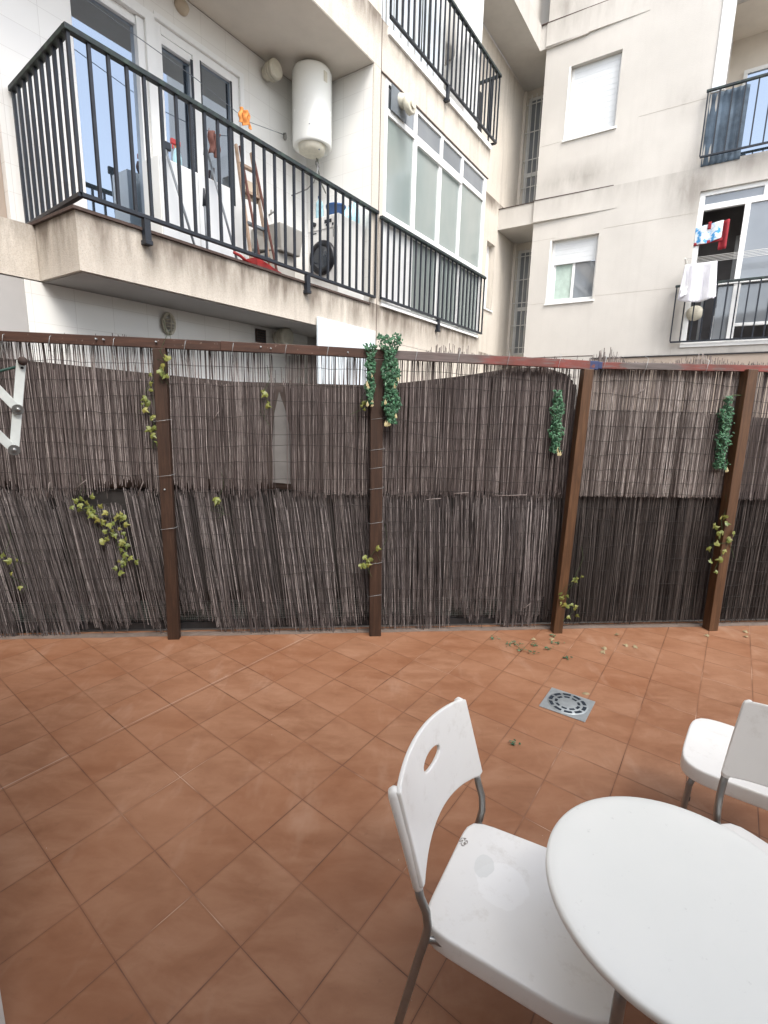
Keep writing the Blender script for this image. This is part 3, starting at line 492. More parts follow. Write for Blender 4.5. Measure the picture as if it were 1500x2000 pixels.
def lath(name,mat,prof,label,cat,a,b,z,n=24):
    q=MB(); q.lathe(prof,n=n); o=q.build(name,mat,loc=BP(a,b,z),rotz=BY); return tag(o,label,cat)
lath('bucket','bluebucket',[(.09,0),(.115,.16),(.12,.16),(.12,.18),(.11,.18),(.088,.01)],'dark blue plastic bucket standing on top of the washing machine','bucket',4.95,-4.10,3.962)
b_=lath('water_bottle','lightblue',[(.04,0),(.045,.02),(.045,.12),(.04,.14),(.045,.16),(.04,.19),(.016,.225),(.016,.24)],'clear pale blue plastic bottle left of the bucket on the washing machine','bottle',4.80,-4.22,3.962)
q=MB(); q.lathe([(.019,.235),(.019,.26)],n=16); q.build('cap','bluebucket',b_)
q=MB(); 
for i in range(3): 
    rr=.09-.02*i; q.lathe([(rr*.9,0),(rr,.05),(rr*.8,.11+.03*i),(.02,.17+.05*i)],(.03*i-.03,.05*i-.05,0),9)
o=q.build('plastic_bag','lightblue',loc=BP(5.08,-3.98,3.962),rotz=BY); tag(o,'crumpled pale blue plastic bag right of the bucket on the washing machine','plastic bag')
# sink
t=bthing('laundry_basin','grey laundry basin between the stepladder and the washing machine','laundry sink',4.55,-4.55,3.10)
q=MB(); q.add([(-.24,-.28,.72),(.22,-.28,.72),(.22,.10,.72),(-.24,.10,.72),(-.24,-.28,.5),(.16,-.2,.46),(.16,.10,.46),(-.24,.10,.46)],[(0,1,2,3),(4,7,6,5),(0,4,5,1),(1,5,6,2),(2,6,7,3),(3,7,4,0)]); q.build('basin','sinkgrey',t,bevel=.01)
q=MB(); q.box((-.22,-.24,.0),(.10,.08,.46)); q.build('pedestal','sinkgrey',t,bevel=.01)
q=MB(); q.tube([(-.24,.0,.95),(-.16,.0,.97),(-.12,.0,.94),(-.12,0,.90)],.010); q.tube([(-.2,0,.96),(-.2,0,1.0)],.013); q.build('tap','steel',t)
# white cabinet in front of the doors
t=bthing('storage_cabinet','low white cabinet standing in front of the sliding windows on the balcony','cabinet',3.31,-4.62,3.10)
q=MB(); q.box((-.13,-.36,0),(.13,.44,.90)); q.build('body','white',t,bevel=.004)
q=MB(); q.box((.13,-.355,.02),(.142,.035,.89)); q.build('door','shutter',t,bevel=.002)
q=MB(); q.box((.13,.045,.02),(.142,.435,.89)); q.build('door','shutter',t,bevel=.002)
t=bthing('spray_bottle','spray bottle with red trigger standing on the white cabinet','spray bottle',3.22,-4.60,4.0)
q=MB(); q.lathe([(.035,0),(.04,.02),(.04,.10),(.03,.15),(.014,.18),(.014,.20)],n=20); q.build('bottle','lightblue',t)
q=MB(); q.box((-.015,-.06,.20),(.015,.035,.245)); q.box((-.008,-.05,.16),(.008,-.035,.21)); q.build('trigger','red',t,bevel=.006)
q=MB(); q.lathe([(.016,.17),(.018,.20)],n=14); q.build('collar','orange',t)
def broom(a0,b0,z0,a1,b1,z1,label,head,mat='greytool'):
    base=BP(a0,b0,z0); t=thing('mop' if head!='brush' else 'broom',label,'mop' if head!='brush' else 'broom',base,BY)
    q=MB(); q.tube([(0,0,0),(b1-b0,a1-a0,z1-z0)],.011); q.build('handle',mat,t)
    if head=='brush': q=MB(); q.box((-.015+b1-b0,a1-a0-.03,z1-z0),(.015+b1-b0,a1-a0+.05,z1-z0+.07)); q.build('bristles','black',t,bevel=.01)
    else: q=MB(); q.tube([(b1-b0,a1-a0,z1-z0-.1),(b1-b0,a1-a0,z1-z0+.05)],[.02,.008]); q.build('grip','black',t)
broom(3.14,-4.22,3.10,2.98,-4.42,4.03,'upturned broom with dark bristles leaning left on the white cabinet','brush')
broom(3.62,-4.22,3.10,3.40,-4.42,4.25,'grey mop handle leaning over the red dustpan','mop')
broom(3.25,-4.25,3.10,3.26,-4.28,3.74,'short upright dark stick with pale tip in front of the cabinet','mop')
q=MB(); q.add([(-.12,-.16,0),(.12,-.16,0),(.13,.14,0),(-.13,.14,0),(-.12,-.16,.09),(.12,-.16,.09),(.13,.14,.015),(-.13,.14,.015),(-.1,-.12,.02),(.1,-.12,.02)],[(0,1,2,3),(0,4,5,1),(0,3,7,4),(1,5,6,2),(4,7,6,5)]); q.tube([(0,-.15,.05),(0,-.26,.09),(0,-.33,.10)],.014)
o=q.build('dustpan','red',loc=BP(3.62,-3.93,3.10),rotz=BY); tag(o,'red plastic dustpan lying at the balcony edge under the railing','dustpan')
# ladder
t=bthing('step_ladder','weathered wooden step ladder folded against the tiled wall','ladder',3.97,-4.32,3.10)
for y in (-.13,.14):
    q=MB(); q.bar((.04,y,0),(-.22,y*.75,1.36),.03,.022,(0,1,0)); q.build('rail','ladderwood',t)
for i,z in enumerate((.28,.58,.90,1.16)):
    f=1-z/1.36*.25; x=.04-.26*z/1.36; q=MB(); q.box((x-.02,-.13*f,z),(x+.03,.14*f,z+.025)); q.build('step','greytool' if i<2 else 'ladderwood',t)
q=MB(); q.box((-.16,-.10,.86),(-.145,.12,1.04)); q.build('platform','cardboard',t)
for y in (-.11,.12):
    q=MB(); q.bar((.16,y,0),(-.18,y*.75,1.34),.018,.02,(0,1,0)); q.build('rear_leg','brownrag',t)
# line, cloths
q=MB(); q.tube([BP(4.80,bW+.03,4.99),BP(4.1,-4.6,4.78),BP(3.4,-4.5,4.80),BP(2.0,-4.6,4.95),BP(1.87,-4.72,4.98)],.0035,5); o=q.build('clothes_line','greytool'); tag(o,'thin clothes line strung across the first floor balcony','clothes line')
q=MB(); q.lathe([(.035,0),(.035,.03)],(BP(4.82,bW,4.99)),16,'x'); 
o=q.build('line_reel','steel'); tag(o,'small round clothes line reel fixed on the tiled wall','line reel')
def cloth(name,mat,label,cat,a,b,z,w,h,amp=.02,fr=4,taper=0,seed=0,bulge=.0):
    q=MB(); q.grid(lambda u,v:(amp*math.sin(u*fr*6.28+seed)*(1-v*.3)+bulge*math.sin(v*3.1),(u-.5)*w*(1+taper*v)+.01*math.sin(v*9+seed),-v*h*(1+.06*math.sin(u*7+seed))),18,14)
    o=q.build(name,mat,loc=BP(a,b,z),rotz=BY); o.modifiers.new('t','SOLIDIFY').thickness=.004; return tag(o,label,cat)
cloth('cleaning_cloth','orange','orange cleaning cloth hanging on the line above the balcony handrail','cloth',3.70,-4.2,4.60,.12,.13,.025,2,.3)
cloth('rag','brownrag','dark brown rag hanging below the handrail in front of the window','cloth',3.40,-4.3,4.32,.13,.20,.02,2,-.1,2)
q=MB(); q.box((-.01,-.53,-.62),(.012,.53,.36)); o=q.build('white_board','board',loc=BP(4.75,bA+.03,2.42),rotz=BY,bevel=.002); tag(o,'plain pale white board fixed under the balcony slab behind the fence','board')
# things of the upper floor
q=MB(); q.lathe([(.05,-.05),(.14,-.05),(.16,0),(.25,.02),(.27,.06),(.27,.75),(.2,.8)],n=36); o=q.build('water_heater','sinkgrey',loc=BP(7.35,-4.2,6.90),rotz=BY); tag(o,'water heater with its shade painted grey, seen from below behind the second floor railing','water heater')  # grey colour stands in for the shade on this heater
q=MB(); q.box((0,0,0),(.02,.35,.62)); o=q.build('dark_panel','fencebase',loc=BP(7.95,-3.88,6.14),rotz=BY); tag(o,'dark panel standing behind the end of the second floor railing','panel')
# laundry on wing B
t=bthing('drying_rack','white wall mounted clothes airer with five lines outside the glazed loggia','clothes airer',aB-.1,-.9,4.35)
q=MB()
for i in range(5): q.tube([(-.03,-.05-.09*i,.10),(2.6,-.05-.09*i,.10)],.004,6)
q.build('line','white',t)
q=MB(); q.bar((-.03,.05,.10),(-.03,-.45,.10),.02,.02); q.bar((-.03,.05,-.12),(-.03,-.40,.10),.012,.012); q.build('bracket','white',t)
q=MB(); q.bar((2.6,.05,.10),(2.6,-.45,.10),.02,.02); q.build('bracket','white',t)
def hang(name,mat,label,cat,a,b,z,w,h,amp,fr,taper,seed,tilt=0):
    q=MB(); q.grid(lambda u,v:((u-.5)*w*(1+taper*v),amp*math.sin(u*fr*6.28+seed)*(.4+v*.6),-v*h*(1-.10*(2*u-1)**2*v)+tilt*(u-.5)),20,16)
    o=q.build(name,mat,loc=BP(a,b,z),rotz=BY); o.modifiers.new('t','SOLIDIFY').thickness=.005; return tag(o,label,cat)
o=hang('white_shirt','shirt','white t-shirt hanging upside down from the airer over the railing','shirt',aB-.42,-.70,4.38,.46,.62,.03,2,.22,.5)
q=MB(); q.grid(lambda u,v:(-.25+u*.10,-.012+.01*math.sin(v*5),-.40-v*.14+u*.05),4,6); q.grid(lambda u,v:(.16+u*.10,-.012,-.44-v*.12-u*.03),4,6); s2=q.build('sleeve','shirt',o); s2.modifiers.new('t','SOLIDIFY').thickness=.005
o=hang('printed_towel','print','blue and white printed towel hanging in the open loggia window','towel',aB+.02,-.68,5.10,.40,.30,.02,2,-.02,1,.06)
q=MB(); q.grid(lambda u,v:(.17+u*.12,.01+.03*math.sin(u*6),.03-v*.46),6,8); q.grid(lambda u,v:(-.2+u*.42,.012,-.27-v*.05+u*.03),10,3); q.grid(lambda u,v:(-.02+u*.05,-.02,.03-v*.12),3,5); s2=q.build('red_border','redcloth',o); s2.modifiers.new('t','SOLIDIFY').thickness=.004
q=MB(); q.lathe([(.01,0),(.13,.0),(.13,.015)],n=28,axis='y'); o=q.build('round_tray','cream',loc=BP(aB+.03,-.72,3.66),rotz=BY); tag(o,'round cream tray behind the lower right balcony railing','tray')
q=MB(); q.box((-.09,-.07,0),(.5,.07,.16)); q.box((-.05,-.05,.16),(.2,.05,.30)); o=q.build('storage_box','cardboard',loc=BP(aB+.24,.18,3.46),rotz=BY); tag(o,'beige box behind the glass of the right hand loggia','box')
# neighbour patio: low wall + window
o=part('low_wall','brown_wall',[((-3.0,5.0,-.04),(-2.85,8.4,2.14))]); o.parent=None; o.location=B0; o.rotation_euler=(0,0,BY); tag(o,'plain grey brown patio wall showing between fence top and building','garden wall')
t=bthing('patio_window','white framed ground floor window glimpsed through the reeds at left','window',3.35,-4.36,1.15)
q=MB(); q.box((0,-.55,0),(.04,-.48,.95)); q.box((0,.48,0),(.04,.55,.95)); q.box((0,-.48,.88),(.04,.48,.95)); q.box((0,-.03,0),(.04,.03,.88)); q.box((0,-.48,0),(.04,.48,.05)); q.build('frame','frame',t)
q=MB(); q.box((.01,-.48,.05),(.02,.48,.88)); q.build('pane','glass',t)

# ================================================================= reed fence (local x along fence, -y towards camera)
FA=math.atan(.09903631); F0=Vector((0,3.88141718,0))
fence=thing('reed_fence','brown wooden post and rail fence clad with weathered reed matting','fence',F0,FA)
def FPt(s,z,d=0): return F0+Vector((math.cos(FA),math.sin(FA),0))*s+Vector((-math.sin(FA),math.cos(FA),0))*d+Vector((0,0,z))
def reeds(q,s0,s1,zt,zb,step,r,lean=0,y=0,jit=.0015,rag_t=.01,rag_b=.01,dens=None,leanf=None,seed=0,bow=.0,seg=4,n=3):
    rnd=random.Random(seed); s=s0
    while s<s1:
        s+=step*rnd.uniform(.55,1.45)
        if dens and rnd.random()>dens(s): continue
        top=zt(s) if callable(zt) else zt; bot=zb(s) if callable(zb) else zb
        top+=rnd.gauss(0,rag_t); bot+=rnd.gauss(0,rag_b)
        L=leanf(s) if leanf else lean; L+=rnd.gauss(0,.006)*(1 if not leanf else 3)
        rr=r*rnd.uniform(.7,1.25); yy=y+rnd.uniform(-.006,.006); ph=rnd.uniform(0,6.28); bw=rnd.gauss(0,.004)
        pts=[]
        for i in range(seg+1):
            t=i/seg; z=top+(bot-top)*t; x=s+L*(top-z)+bw*math.sin(3.14*t)+.003*math.sin(z*9+ph)
            pts.append(Vector((x,yy+bow*math.sin(s*2.1+z*3)+.004*math.sin(z*6+ph),z)))
        vs=[];a0=rnd.uniform(0,2)
        for i,p in enumerate(pts):
            k_=rr*(1-.25*i/seg)
            for j in range(n): vs.append((p.x+k_*math.cos(a0+j*2*math.pi/n),p.y+k_*math.sin(a0+j*2*math.pi/n),p.z))
        q.add(vs,[(i*n+j,i*n+(j+1)%n,(i+1)*n+(j+1)%n,(i+1)*n+j) for i in range(seg) for j in range(n)])
def nz(s,f=1.,o=0.): return noise.noise(Vector((s*f,o,1.3)))
def tuft(s,base): # reed ends sticking out above the rail in clumps
    t=nz(s,2.6,5.1); return base+max(0,t)*.16*random.random()**.8
railz=lambda s:2.20 if s<0 else 2.20
ctrl=[(-4.0,2.22),(-2.70,2.11),(-1.69,2.035),(-1.15,1.998),(-.06,2.0),(.56,2.085),(1.0,2.165),(1.25,2.175),(1.42,2.13),(1.50,2.06),(1.54,1.6)]
def top(s):
    for (a,za),(b,zb) in zip(ctrl,ctrl[1:]):
        if a<=s<=b: return za+(zb-za)*(s-a)/(b-a)
    return 2.1
# hole and density
def dens_up(s):
    d=.60
    if -.875<s<-.725: d=.0
    return d
q=MB()
bot_up=lambda s:1.165+.03*nz(s,3,1)+(.07 if -2.15<s<-1.78 else 0)+(-.02 if -2.7<s<-2.2 else 0)
reeds(q,-4.0,-.89,lambda s:tuft(s,2.235),bot_up,.0045,.0029,y=-.012,rag_t=.014,rag_b=.032,dens=dens_up,seed=1)
reeds(q,-.72,1.51,lambda s:tuft(s,2.225),lambda s:1.16+.015*nz(s,3,4),.0045,.0029,y=-.012,rag_t=.014,rag_b=.012,dens=dens_up,seed=2)
reeds(q,-.89,-.72,2.05,1.95,.012,.003,y=-.012,rag_t=.05,rag_b=.06,seed=22)
reeds(q,-.885,-.85,2.2,1.24,.009,.003,y=-.012,rag_b=.05,seed=23); reeds(q,-.765,-.72,2.2,1.24,.009,.003,y=-.012,rag_b=.05,seed=24)
reeds(q,-4.0,-.89,lambda s:top(s)-.03,lambda s:bot_up(s)+.03,.0044,.0030,y=.004,rag_b=.05,seed=31,seg=3,dens=lambda s:.9)
reeds(q,-.72,1.50,lambda s:min(top(s),2.16)-.03,1.17,.0044,.0030,y=.004,rag_b=.02,seed=32,seg=3,dens=lambda s:.9)
q.build('upper_reed_mat','reed',fence,fix=False)
q=MB(); reeds(q,1.60,2.86,lambda s:2.2,1.165,.0080,.0034,y=-.002,rag_b=.005,seed=33,seg=3); reeds(q,1.56,2.86,lambda s:tuft(s,2.225),1.165,.0048,.0030,y=-.018,rag_t=.012,rag_b=.005,seed=3,seg=3); q.build('upper_reed_mat','reed_light',fence,fix=False)['label']='pale newer reed mat between the two right posts'
q=MB(); reeds(q,2.86,4.9,lambda s:tuft(s,2.225),1.15,.0048,.0030,y=-.018,rag_b=.005,seed=4,seg=3); q.build('upper_reed_mat','reed',fence,fix=False)
q=MB(); reeds(q,1.12,1.62,lambda s:2.10-.35*max(0,(s-1.45)/.15),1.10,.006,.003,y=.03,rag_t=.02,seed=5,seg=3); q.build('inner_reed_mat','reed_dark',fence,fix=False)
gap=lambda s:.95-.6*(nz(s,7.,20)>.38)
def lf(s): 
    base=.12 if s<-1.7 else (.09 if s<-.1 else (.04 if s<.7 else .01))
    return base+.05*nz(s,1.7,8)*(1 if s<.9 else .25)
q=MB()
bl=lambda s:.07+.10*nz(s,4,3)+.34*max(0,nz(s,3.6,9)-.08)-(.06 if nz(s,1.5,4)<-.15 else 0)
reeds(q,-4.2,1.42,lambda s:1.17+.02*nz(s,5,2)-(.13 if -2.36<s<-1.98 else 0),bl,.0038,.0029,y=.028,rag_t=.02,rag_b=.028,leanf=lf,seed=6,bow=.012,seg=6,dens=gap)
reeds(q,-4.2,1.42,lambda s:1.12+.03*nz(s,4,2)-(.17 if -2.36<s<-1.98 else 0),lambda s:bl(s)+.10,.0055,.0030,y=.012,rag_t=.05,rag_b=.10,dens=lambda s:.9 if nz(s,7.,20)<.38 else .2,leanf=lambda s:lf(s)+.02,seed=8,bow=.012,seg=6)
q.build('lower_reed_mat','reed_low',fence,fix=False)
q=MB(); reeds(q,1.40,4.9,1.20,.06,.0056,.0032,y=.034,seed=41,seg=3)
reeds(q,1.40,4.9,1.20,lambda s:.045+.02*nz(s,3),.0052,.0031,y=.02,rag_b=.010,lean=.0,seed=7,bow=.006,seg=4); q.build('lower_reed_mat','reed_dark',fence,fix=False)
# stray broken reeds
for s,z,dx,dz in [(-2.30,1.19,.09,.07),(-1.86,1.14,.05,.11),(-1.28,1.72,.04,.06),(1.95,1.97,.09,.06),(-2.2,1.55,.02,.2),(1.2,.2,.06,.05),(.45,1.14,-.12,-.01),(-2.5,1.12,.03,.12),(.9,1.165,.25,.01),(.55,1.18,.12,.01)]:
    q=MB(); q.tube([(s,-.03,z),(s+dx,-.035,z+dz)],.0035,4); q.build('broken_reed','reed_light',fence,fix=False)
# stitching wires
q=MB()
for zi in range(19):
    z=.16+zi*.113
    if z>2.17: break
    for s0,s1,y in ((-4.0,1.44,-.0195 if z>1.17 else .003),(1.62,4.9,-.027 if z>1.17 else .010)):
        pts=[]; s=s0
        while s<s1: pts.append((s,y+.003*nz(s,6,zi),z+.045*nz(s,1.1,zi*3.)+.012*nz(s,8,zi))); s+=.07
        q.tube(pts,.0018,3,False)
q.build('stitch_wire','wire',fence,fix=False)
# shade cloth behind the upper reeds, with sagging top edge
q=MB(); q.grid(lambda u,v:(-4.0+5.54*u,.050+.006*math.sin(u*60)+.004*math.sin(v*9+u*20),1.19+(top(-4.0+5.54*u)-1.19)*v),180,12); o=q.build('shade_sheet','tarp',fence); o.modifiers.new('t','SOLIDIFY').thickness=.003
q=MB(); q.grid(lambda u,v:(1.56+3.3*u,.055+.004*math.sin(u*30),1.13+v*(.72+.02*math.sin(u*9))),40,6); o=q.build('shade_sheet','gapfill',fence); o.modifiers.new('t','SOLIDIFY').thickness=.003  # added brown sheet, closes off bright gaps between the right-hand reeds
q=MB(); q.grid(lambda u,v:(-4.1+9*u,.085+.006*math.sin(u*60),.27+(1.24-.27)*v),60,6); o=q.build('shade_sheet','gapshade',fence); o.modifiers.new('t','SOLIDIFY').thickness=.003  # added black sheet, paints the dark shade between the lower reeds
# pointed pale board showing in the gap
q=MB(); 
pl=[(-.868,1.245),(-.73,1.235),(-.727,1.62),(-.760,1.78),(-.81,1.93),(-.853,1.75),(-.866,1.55)]
q.add([(x,.030,z) for x,z in pl]+[(x,.045,z) for x,z in pl],[tuple(range(7)),tuple(range(13,6,-1))]+[(i,(i+1)%7,7+(i+1)%7,7+i) for i in range(7)]); q.build('pale_board','greycloth',fence)
# steel panel with wire mesh behind the bottom
q=MB()
s=-4.1
while s<4.9: q.box((s,.10,.04),(s+.03,.13,.60)); s+=.19
q.box((-4.1,.085,.02),(4.9,.15,.075)); q.box((-4.1,.085,.60),(4.9,.15,.64)); q.box((-4.1,.09,.085),(4.9,.095,.095))
q.build('steel_panel','fencebase',fence)
q=MB(); s=-3.3
while s<1.6: q.box((s,.094,.08),(s+.0022,.096,.34)); s+=.0155
for i in range(17): q.box((-3.3,.096,.085+i*.0155),(1.6,.098,.0872+i*.0155))
q.build('wire_mesh','meshwire',fence,fix=False)
q=MB(); q.box((-4.1,.16,.0),(4.9,.165,.34)); q.build('backing_sheet','backsheet',fence)
# posts and rails
def post(s0,s1,z1,w,mat,d0=-.075,d1=-.022,zb=0.0):
    q=MB(); h=w/2; q.add([(s0-h,d0,z1),(s0+h,d0,z1),(s0+h,d1,z1),(s0-h,d1,z1),(s1-h,d0,zb),(s1+h,d0,zb),(s1+h,d1,zb),(s1-h,d1,zb)],[(0,1,2,3),(7,6,5,4),(0,4,5,1),(1,5,6,2),(2,6,7,3),(3,7,4,0)])
    return q.build('post',mat,fence,bevel=.004)
post(-1.628,-1.652,2.205,.088,'wood'); post(-.085,-.055,2.18,.095,'wood',-.085,-.03); post(1.535,1.492,2.16,.078,'wood2',-.10,-.025); post(2.873,2.895,2.20,.085,'wood2',-.11,-.025)
post(-3.35,-3.35,2.2,.09,'wood'); post(4.3,4.3,2.2,.09,'wood')
def railb(s0,z0,s1,z1,h,mat,d0,d1):
    q=MB(); n=14; 
    vs=[];fs=[]
    for i in range(n+1):
        t=i/n; s=s0+(s1-s0)*t; z=z0+(z1-z0)*t+.002*nz(s,3,2)
        vs+=[(s,d0,z-h/2),(s,d1,z-h/2),(s,d1,z+h/2),(s,d0,z+h/2)]
    for i in range(n):
        for j in range(4): fs.append((i*4+j,i*4+(j+1)%4,i*4+4+(j+1)%4,i*4+4+j))
    fs+=[(0,1,2,3),(n*4+3,n*4+2,n*4+1,n*4)]; q.add(vs,fs); return q.build('top_rail',mat,fence,bevel=.003)
railb(-4.0,2.262,-.95,2.232,.066,'woodh',-.068,-.024); railb(-1.2,2.236,-.03,2.218,.064,'woodh',-.080,-.0685)
railb(-.95,2.230,-.03,2.216,.06,'woodh',-.068,-.024)
railb(-.03,2.217,1.62,2.192,.064,'woodred',-.072,-.026); railb(1.62,2.194,4.9,2.235,.05,'woodred',-.070,-.026)
q=MB()
for s,z in [(-2.04,2.25),(-1.99,2.247),(-1.64,2.245),(-.30,2.22),(-.92,2.236),(-.85,2.228),(-1.645,1.2),(1.53,1.9)]: q.tube([(s,-.088,z),(s,-.06,z)],.006,8)
q.build('screw','galv',fence)
for s in [-2.65,-2.35,-1.93,-1.45,-1.12,-.75,-.45,.2,.52,.9,1.3,1.66,2.0,2.5]:
    q=MB(); q.tube([(s,-.02,2.10),(s-.005,-.084,2.17),(s+.01,-.084,2.255),(s+.015,-.03,2.275)],.0014,4,False); q.build('tie_wire','galv',fence,fix=False)
for sp,zs in ((-.07,(.35,.62,.95,1.22,1.38,1.52,1.75)),(-1.64,(.9,1.3,1.7))):
    for z in zs: q=MB(); q.tube([(sp-.055,-.02,z-.01),(sp-.05,-.088,z-.005),(sp+.055,-.088,z+.01),(sp+.06,-.02,z+.01)],.0013,4,False); q.build('tie_wire','galv',fence,fix=False)
# mortar edge at the foot of the fence
q=MB(); q.grid(lambda u,v:(-4.0+8.8*u,-.012-.012*nz(u*40,1,1)+.08*v,.001+.007*math.sin(v*3.14)),160,4); o=q.build('floor_edging','curb',loc=F0,rotz=FA); struct(o)

# ================================================================= unseen house added behind the camera to shade the terrace
t=thing('shade_house','unseen white house wall with sliding door, added behind the viewpoint for shade','house',(0,-1.6,0))
q=MB(); q.box((-6,-.3,0),(-1.2,0,5.6)); q.box((1.4,-.3,0),(9,0,5.6)); q.box((-1.2,-.3,2.2),(1.4,0,5.6)); q.build('wall','ownwall',t)
q=MB(); q.box((-6.1,-.4,5.6),(9.1,.12,5.72)); q.build('roof_edge','ownwall',t)
q=MB(); q.box((-1.19,-.2,0),(-1.12,-.1,2.19)); q.box((1.32,-.2,0),(1.39,-.1,2.19)); q.box((-1.12,-.2,2.12),(1.32,-.1,2.19)); q.box((.06,-.2,0),(.14,-.1,2.12)); q.build('door_frame','frame',t)
q=MB(); q.box((-1.12,-.16,0),(1.32,-.15,2.12)); q.build('door_pane','glass',t)

# ================================================================= climbing plants
def leaf(q,p,size,rnd,ivy=True,facing=None):
    n=Vector((rnd.uniform(-.6,.6),-1+rnd.uniform(-.2,.4),rnd.uniform(-.3,.7))).normalized() if facing is None else facing
    a=n.orthogonal().normalized(); a.rotate(Matrix.Rotation(rnd.uniform(0,6.28),3,n)); b=n.cross(a)
    sh=[(0,-.45),(.38,-.35),(.50,.02),(.22,.10),(.0,.62),(-.22,.10),(-.50,.02),(-.38,-.35)] if ivy else [(0,-.5),(.28,-.1),(.2,.3),(0,.6),(-.2,.3),(-.28,-.1)]
    vs=[p+n*size*.12]+[p+(a*x+b*y)*size+n*size*(-.10*abs(x)) for x,y in sh]; m=len(sh)
    q.add(vs,[(0,1+i,1+(i+1)%m) for i in range(m)])
def vine(label,pts,nl,size,mat,d=-.05,seed=0,spread=.03,group='ivy sprays threaded into the reed fence'):
    rnd=random.Random(seed); P=[Vector((s,d-rnd.uniform(0,.02),z)) for s,z in pts]; base=P[-1]
    t=thing('ivy_vine',label,'ivy',FPt(base.x,base.z,d),FA,group)
    q=MB(); q.tube([p-base for p in P],.0026,5,False); q.tube([P[0]-base+Vector((.01,0,.0)),P[0]-base+Vector((.05,.02,.10)),P[0]-base+Vector((.03,.03,.2))],.002,4,False)
    for w_ in range(3): q.tube([P[min(w_+1,len(P)-1)]-base,P[min(w_+1,len(P)-1)]-base+Vector((rnd.uniform(-.06,.06),0,rnd.uniform(-.06,.02))),P[min(w_+1,len(P)-1)]-base+Vector((rnd.uniform(-.1,.1),.0,rnd.uniform(-.12,-.03)))],.0014,4,False); q.build('stem','stem',t,fix=False)
    q=MB()
    for i in range(nl):
        f=rnd.random()*(len(P)-1); k_=int(f); p=P[k_].lerp(P[min(k_+1,len(P)-1)],f-k_)-base+Vector((rnd.gauss(0,spread),rnd.uniform(-.025,0),rnd.gauss(0,spread)))
        leaf(q,p,size*rnd.uniform(.6,1.2),rnd)
    q.build('leaves',mat,t,fix=False)
vine('yellow green ivy spray hanging just left of the leftmost post, top half',[(-1.60,2.14),(-1.66,2.02),(-1.74,1.92),(-1.75,1.80),(-1.70,1.68),(-1.72,1.50)],15,.048,'leafyellow',-.05,1,.022)
vine('small ivy sprig curling over the top of the leftmost post',[(-1.61,2.19),(-1.58,2.12),(-1.585,2.02)],6,.05,'leafyellow',-.095,2,.014)
vine('dense yellow green ivy cluster in the gap between upper and lower reeds',[(-2.28,1.10),(-2.20,1.02),(-2.06,1.0),(-1.96,.95),(-2.05,.85),(-2.04,.75),(-2.00,.65),(-2.00,.58)],46,.050,'leafyellow',-.03,3,.045)
vine('trailing ivy spray to the left of the dense ivy cluster',[(-2.30,1.10),(-2.24,1.03),(-2.16,1.0),(-2.18,.92)],9,.048,'leafyellow',-.03,33,.03)
vine('sparse ivy leaves low on the reeds at far left',[(-2.85,.72),(-2.76,.66),(-2.83,.53),(-2.72,.43)],6,.050,'leafyellow',-.02,4,.03)
vine('pair of yellow green ivy leaves right of the leftmost post',[(-1.28,1.13),(-1.285,1.06)],3,.058,'leafyellow',-.03,5,.012)
vine('ivy sprig crossing the central post at knee height',[(-.03,.74),(-.08,.73),(-.11,.68),(-.13,.62),(-.2,.6)],7,.055,'leafyellow',-.095,6,.018)
vine('ivy spray along the foot of the third post from left',[(1.60,.56),(1.58,.45),(1.53,.38),(1.55,.27),(1.60,.20),(1.52,.12)],15,.046,'leafyellow',-.11,7,.03)
vine('ivy spray around the lower part of the rightmost post',[(2.80,1.0),(2.82,.88),(2.74,.78),(2.90,.80),(2.98,.66),(2.86,.70),(2.80,.56)],18,.050,'leafyellow',-.125,8,.035)
vine('faint yellow ivy leaves beside the pale board in the reeds',[(-.92,1.92),(-.88,1.85),(-.90,1.80)],4,.05,'leafyellow',-.03,9,.015)
vine('yellow ivy leaf cluster beside the left garland at the central post',[(-.20,1.90),(-.17,1.86),(-.19,1.82)],4,.045,'leafyellow',-.06,10,.012)
def garland(label,s,z0,z1,w,n,seed,tip=0,flowers=6,d=-.10,topw=1.,fl=None):
    rnd=random.Random(seed); t=thing('hanging_garland',label,'artificial plant',FPt(s,z0,d),FA,'artificial hanging garlands on the fence')
    q=MB()
    for i in range(4): q.tube([(tip*f+w*.25*math.sin(i*1.6+f*4),.01*math.cos(i*2+f*5),-(z0-z1)*f*(.8+.06*i)) for f in [j/8 for j in range(9)]],.0016,4,False)
    q.build('stem','stem',t,fix=False)
    q=MB()
    for i in range(n):
        f=rnd.random()**.9; wd=w*(topw if f<.15 else 1)*(1 if f<.8 else 1.3-f*.55)*(.8+.25*math.sin(f*17+seed))
        p=Vector((tip*f+rnd.uniform(-.5,.5)*wd,rnd.gauss(0,w*.22),-(z0-z1)*f+(rnd.uniform(0,.03) if f<.1 else 0)))
        leaf(q,p,.023*rnd.uniform(.6,1.4),rnd,False)
    q.build('foliage','leafgreen',t,fix=False)
    for i in range(flowers):
        f=rnd.uniform(.25,1) if i>1 else 1.; q=MB(); cx=tip*f+rnd.uniform(-.4,.4)*w; cz=-(z0-z1)*f-.01
        n5=10; vs=[(cx,-w*.35,cz+.03)]+[(cx+(.012 if j%2==0 else .005)*math.cos(j*.628),-w*.35-.006,cz-.004+(.012 if j%2==0 else .006)*math.sin(j*.628)) for j in range(n5)]
        q.add(vs,[(0,1+j,1+(j+1)%n5) for j in range(n5)]+[tuple(range(1,n5+1))]); q.build('flower','flower',t,fix=False)
garland('long green garland with cream trumpet flowers draped over the rail right of the central post',.0,2.335,1.72,.135,1500,1,.03,7,-.11,1.25)
garland('shorter green garland with hanging flowers left of the central post',-.135,2.26,1.86,.07,560,2,.0,6,-.10,1.5)
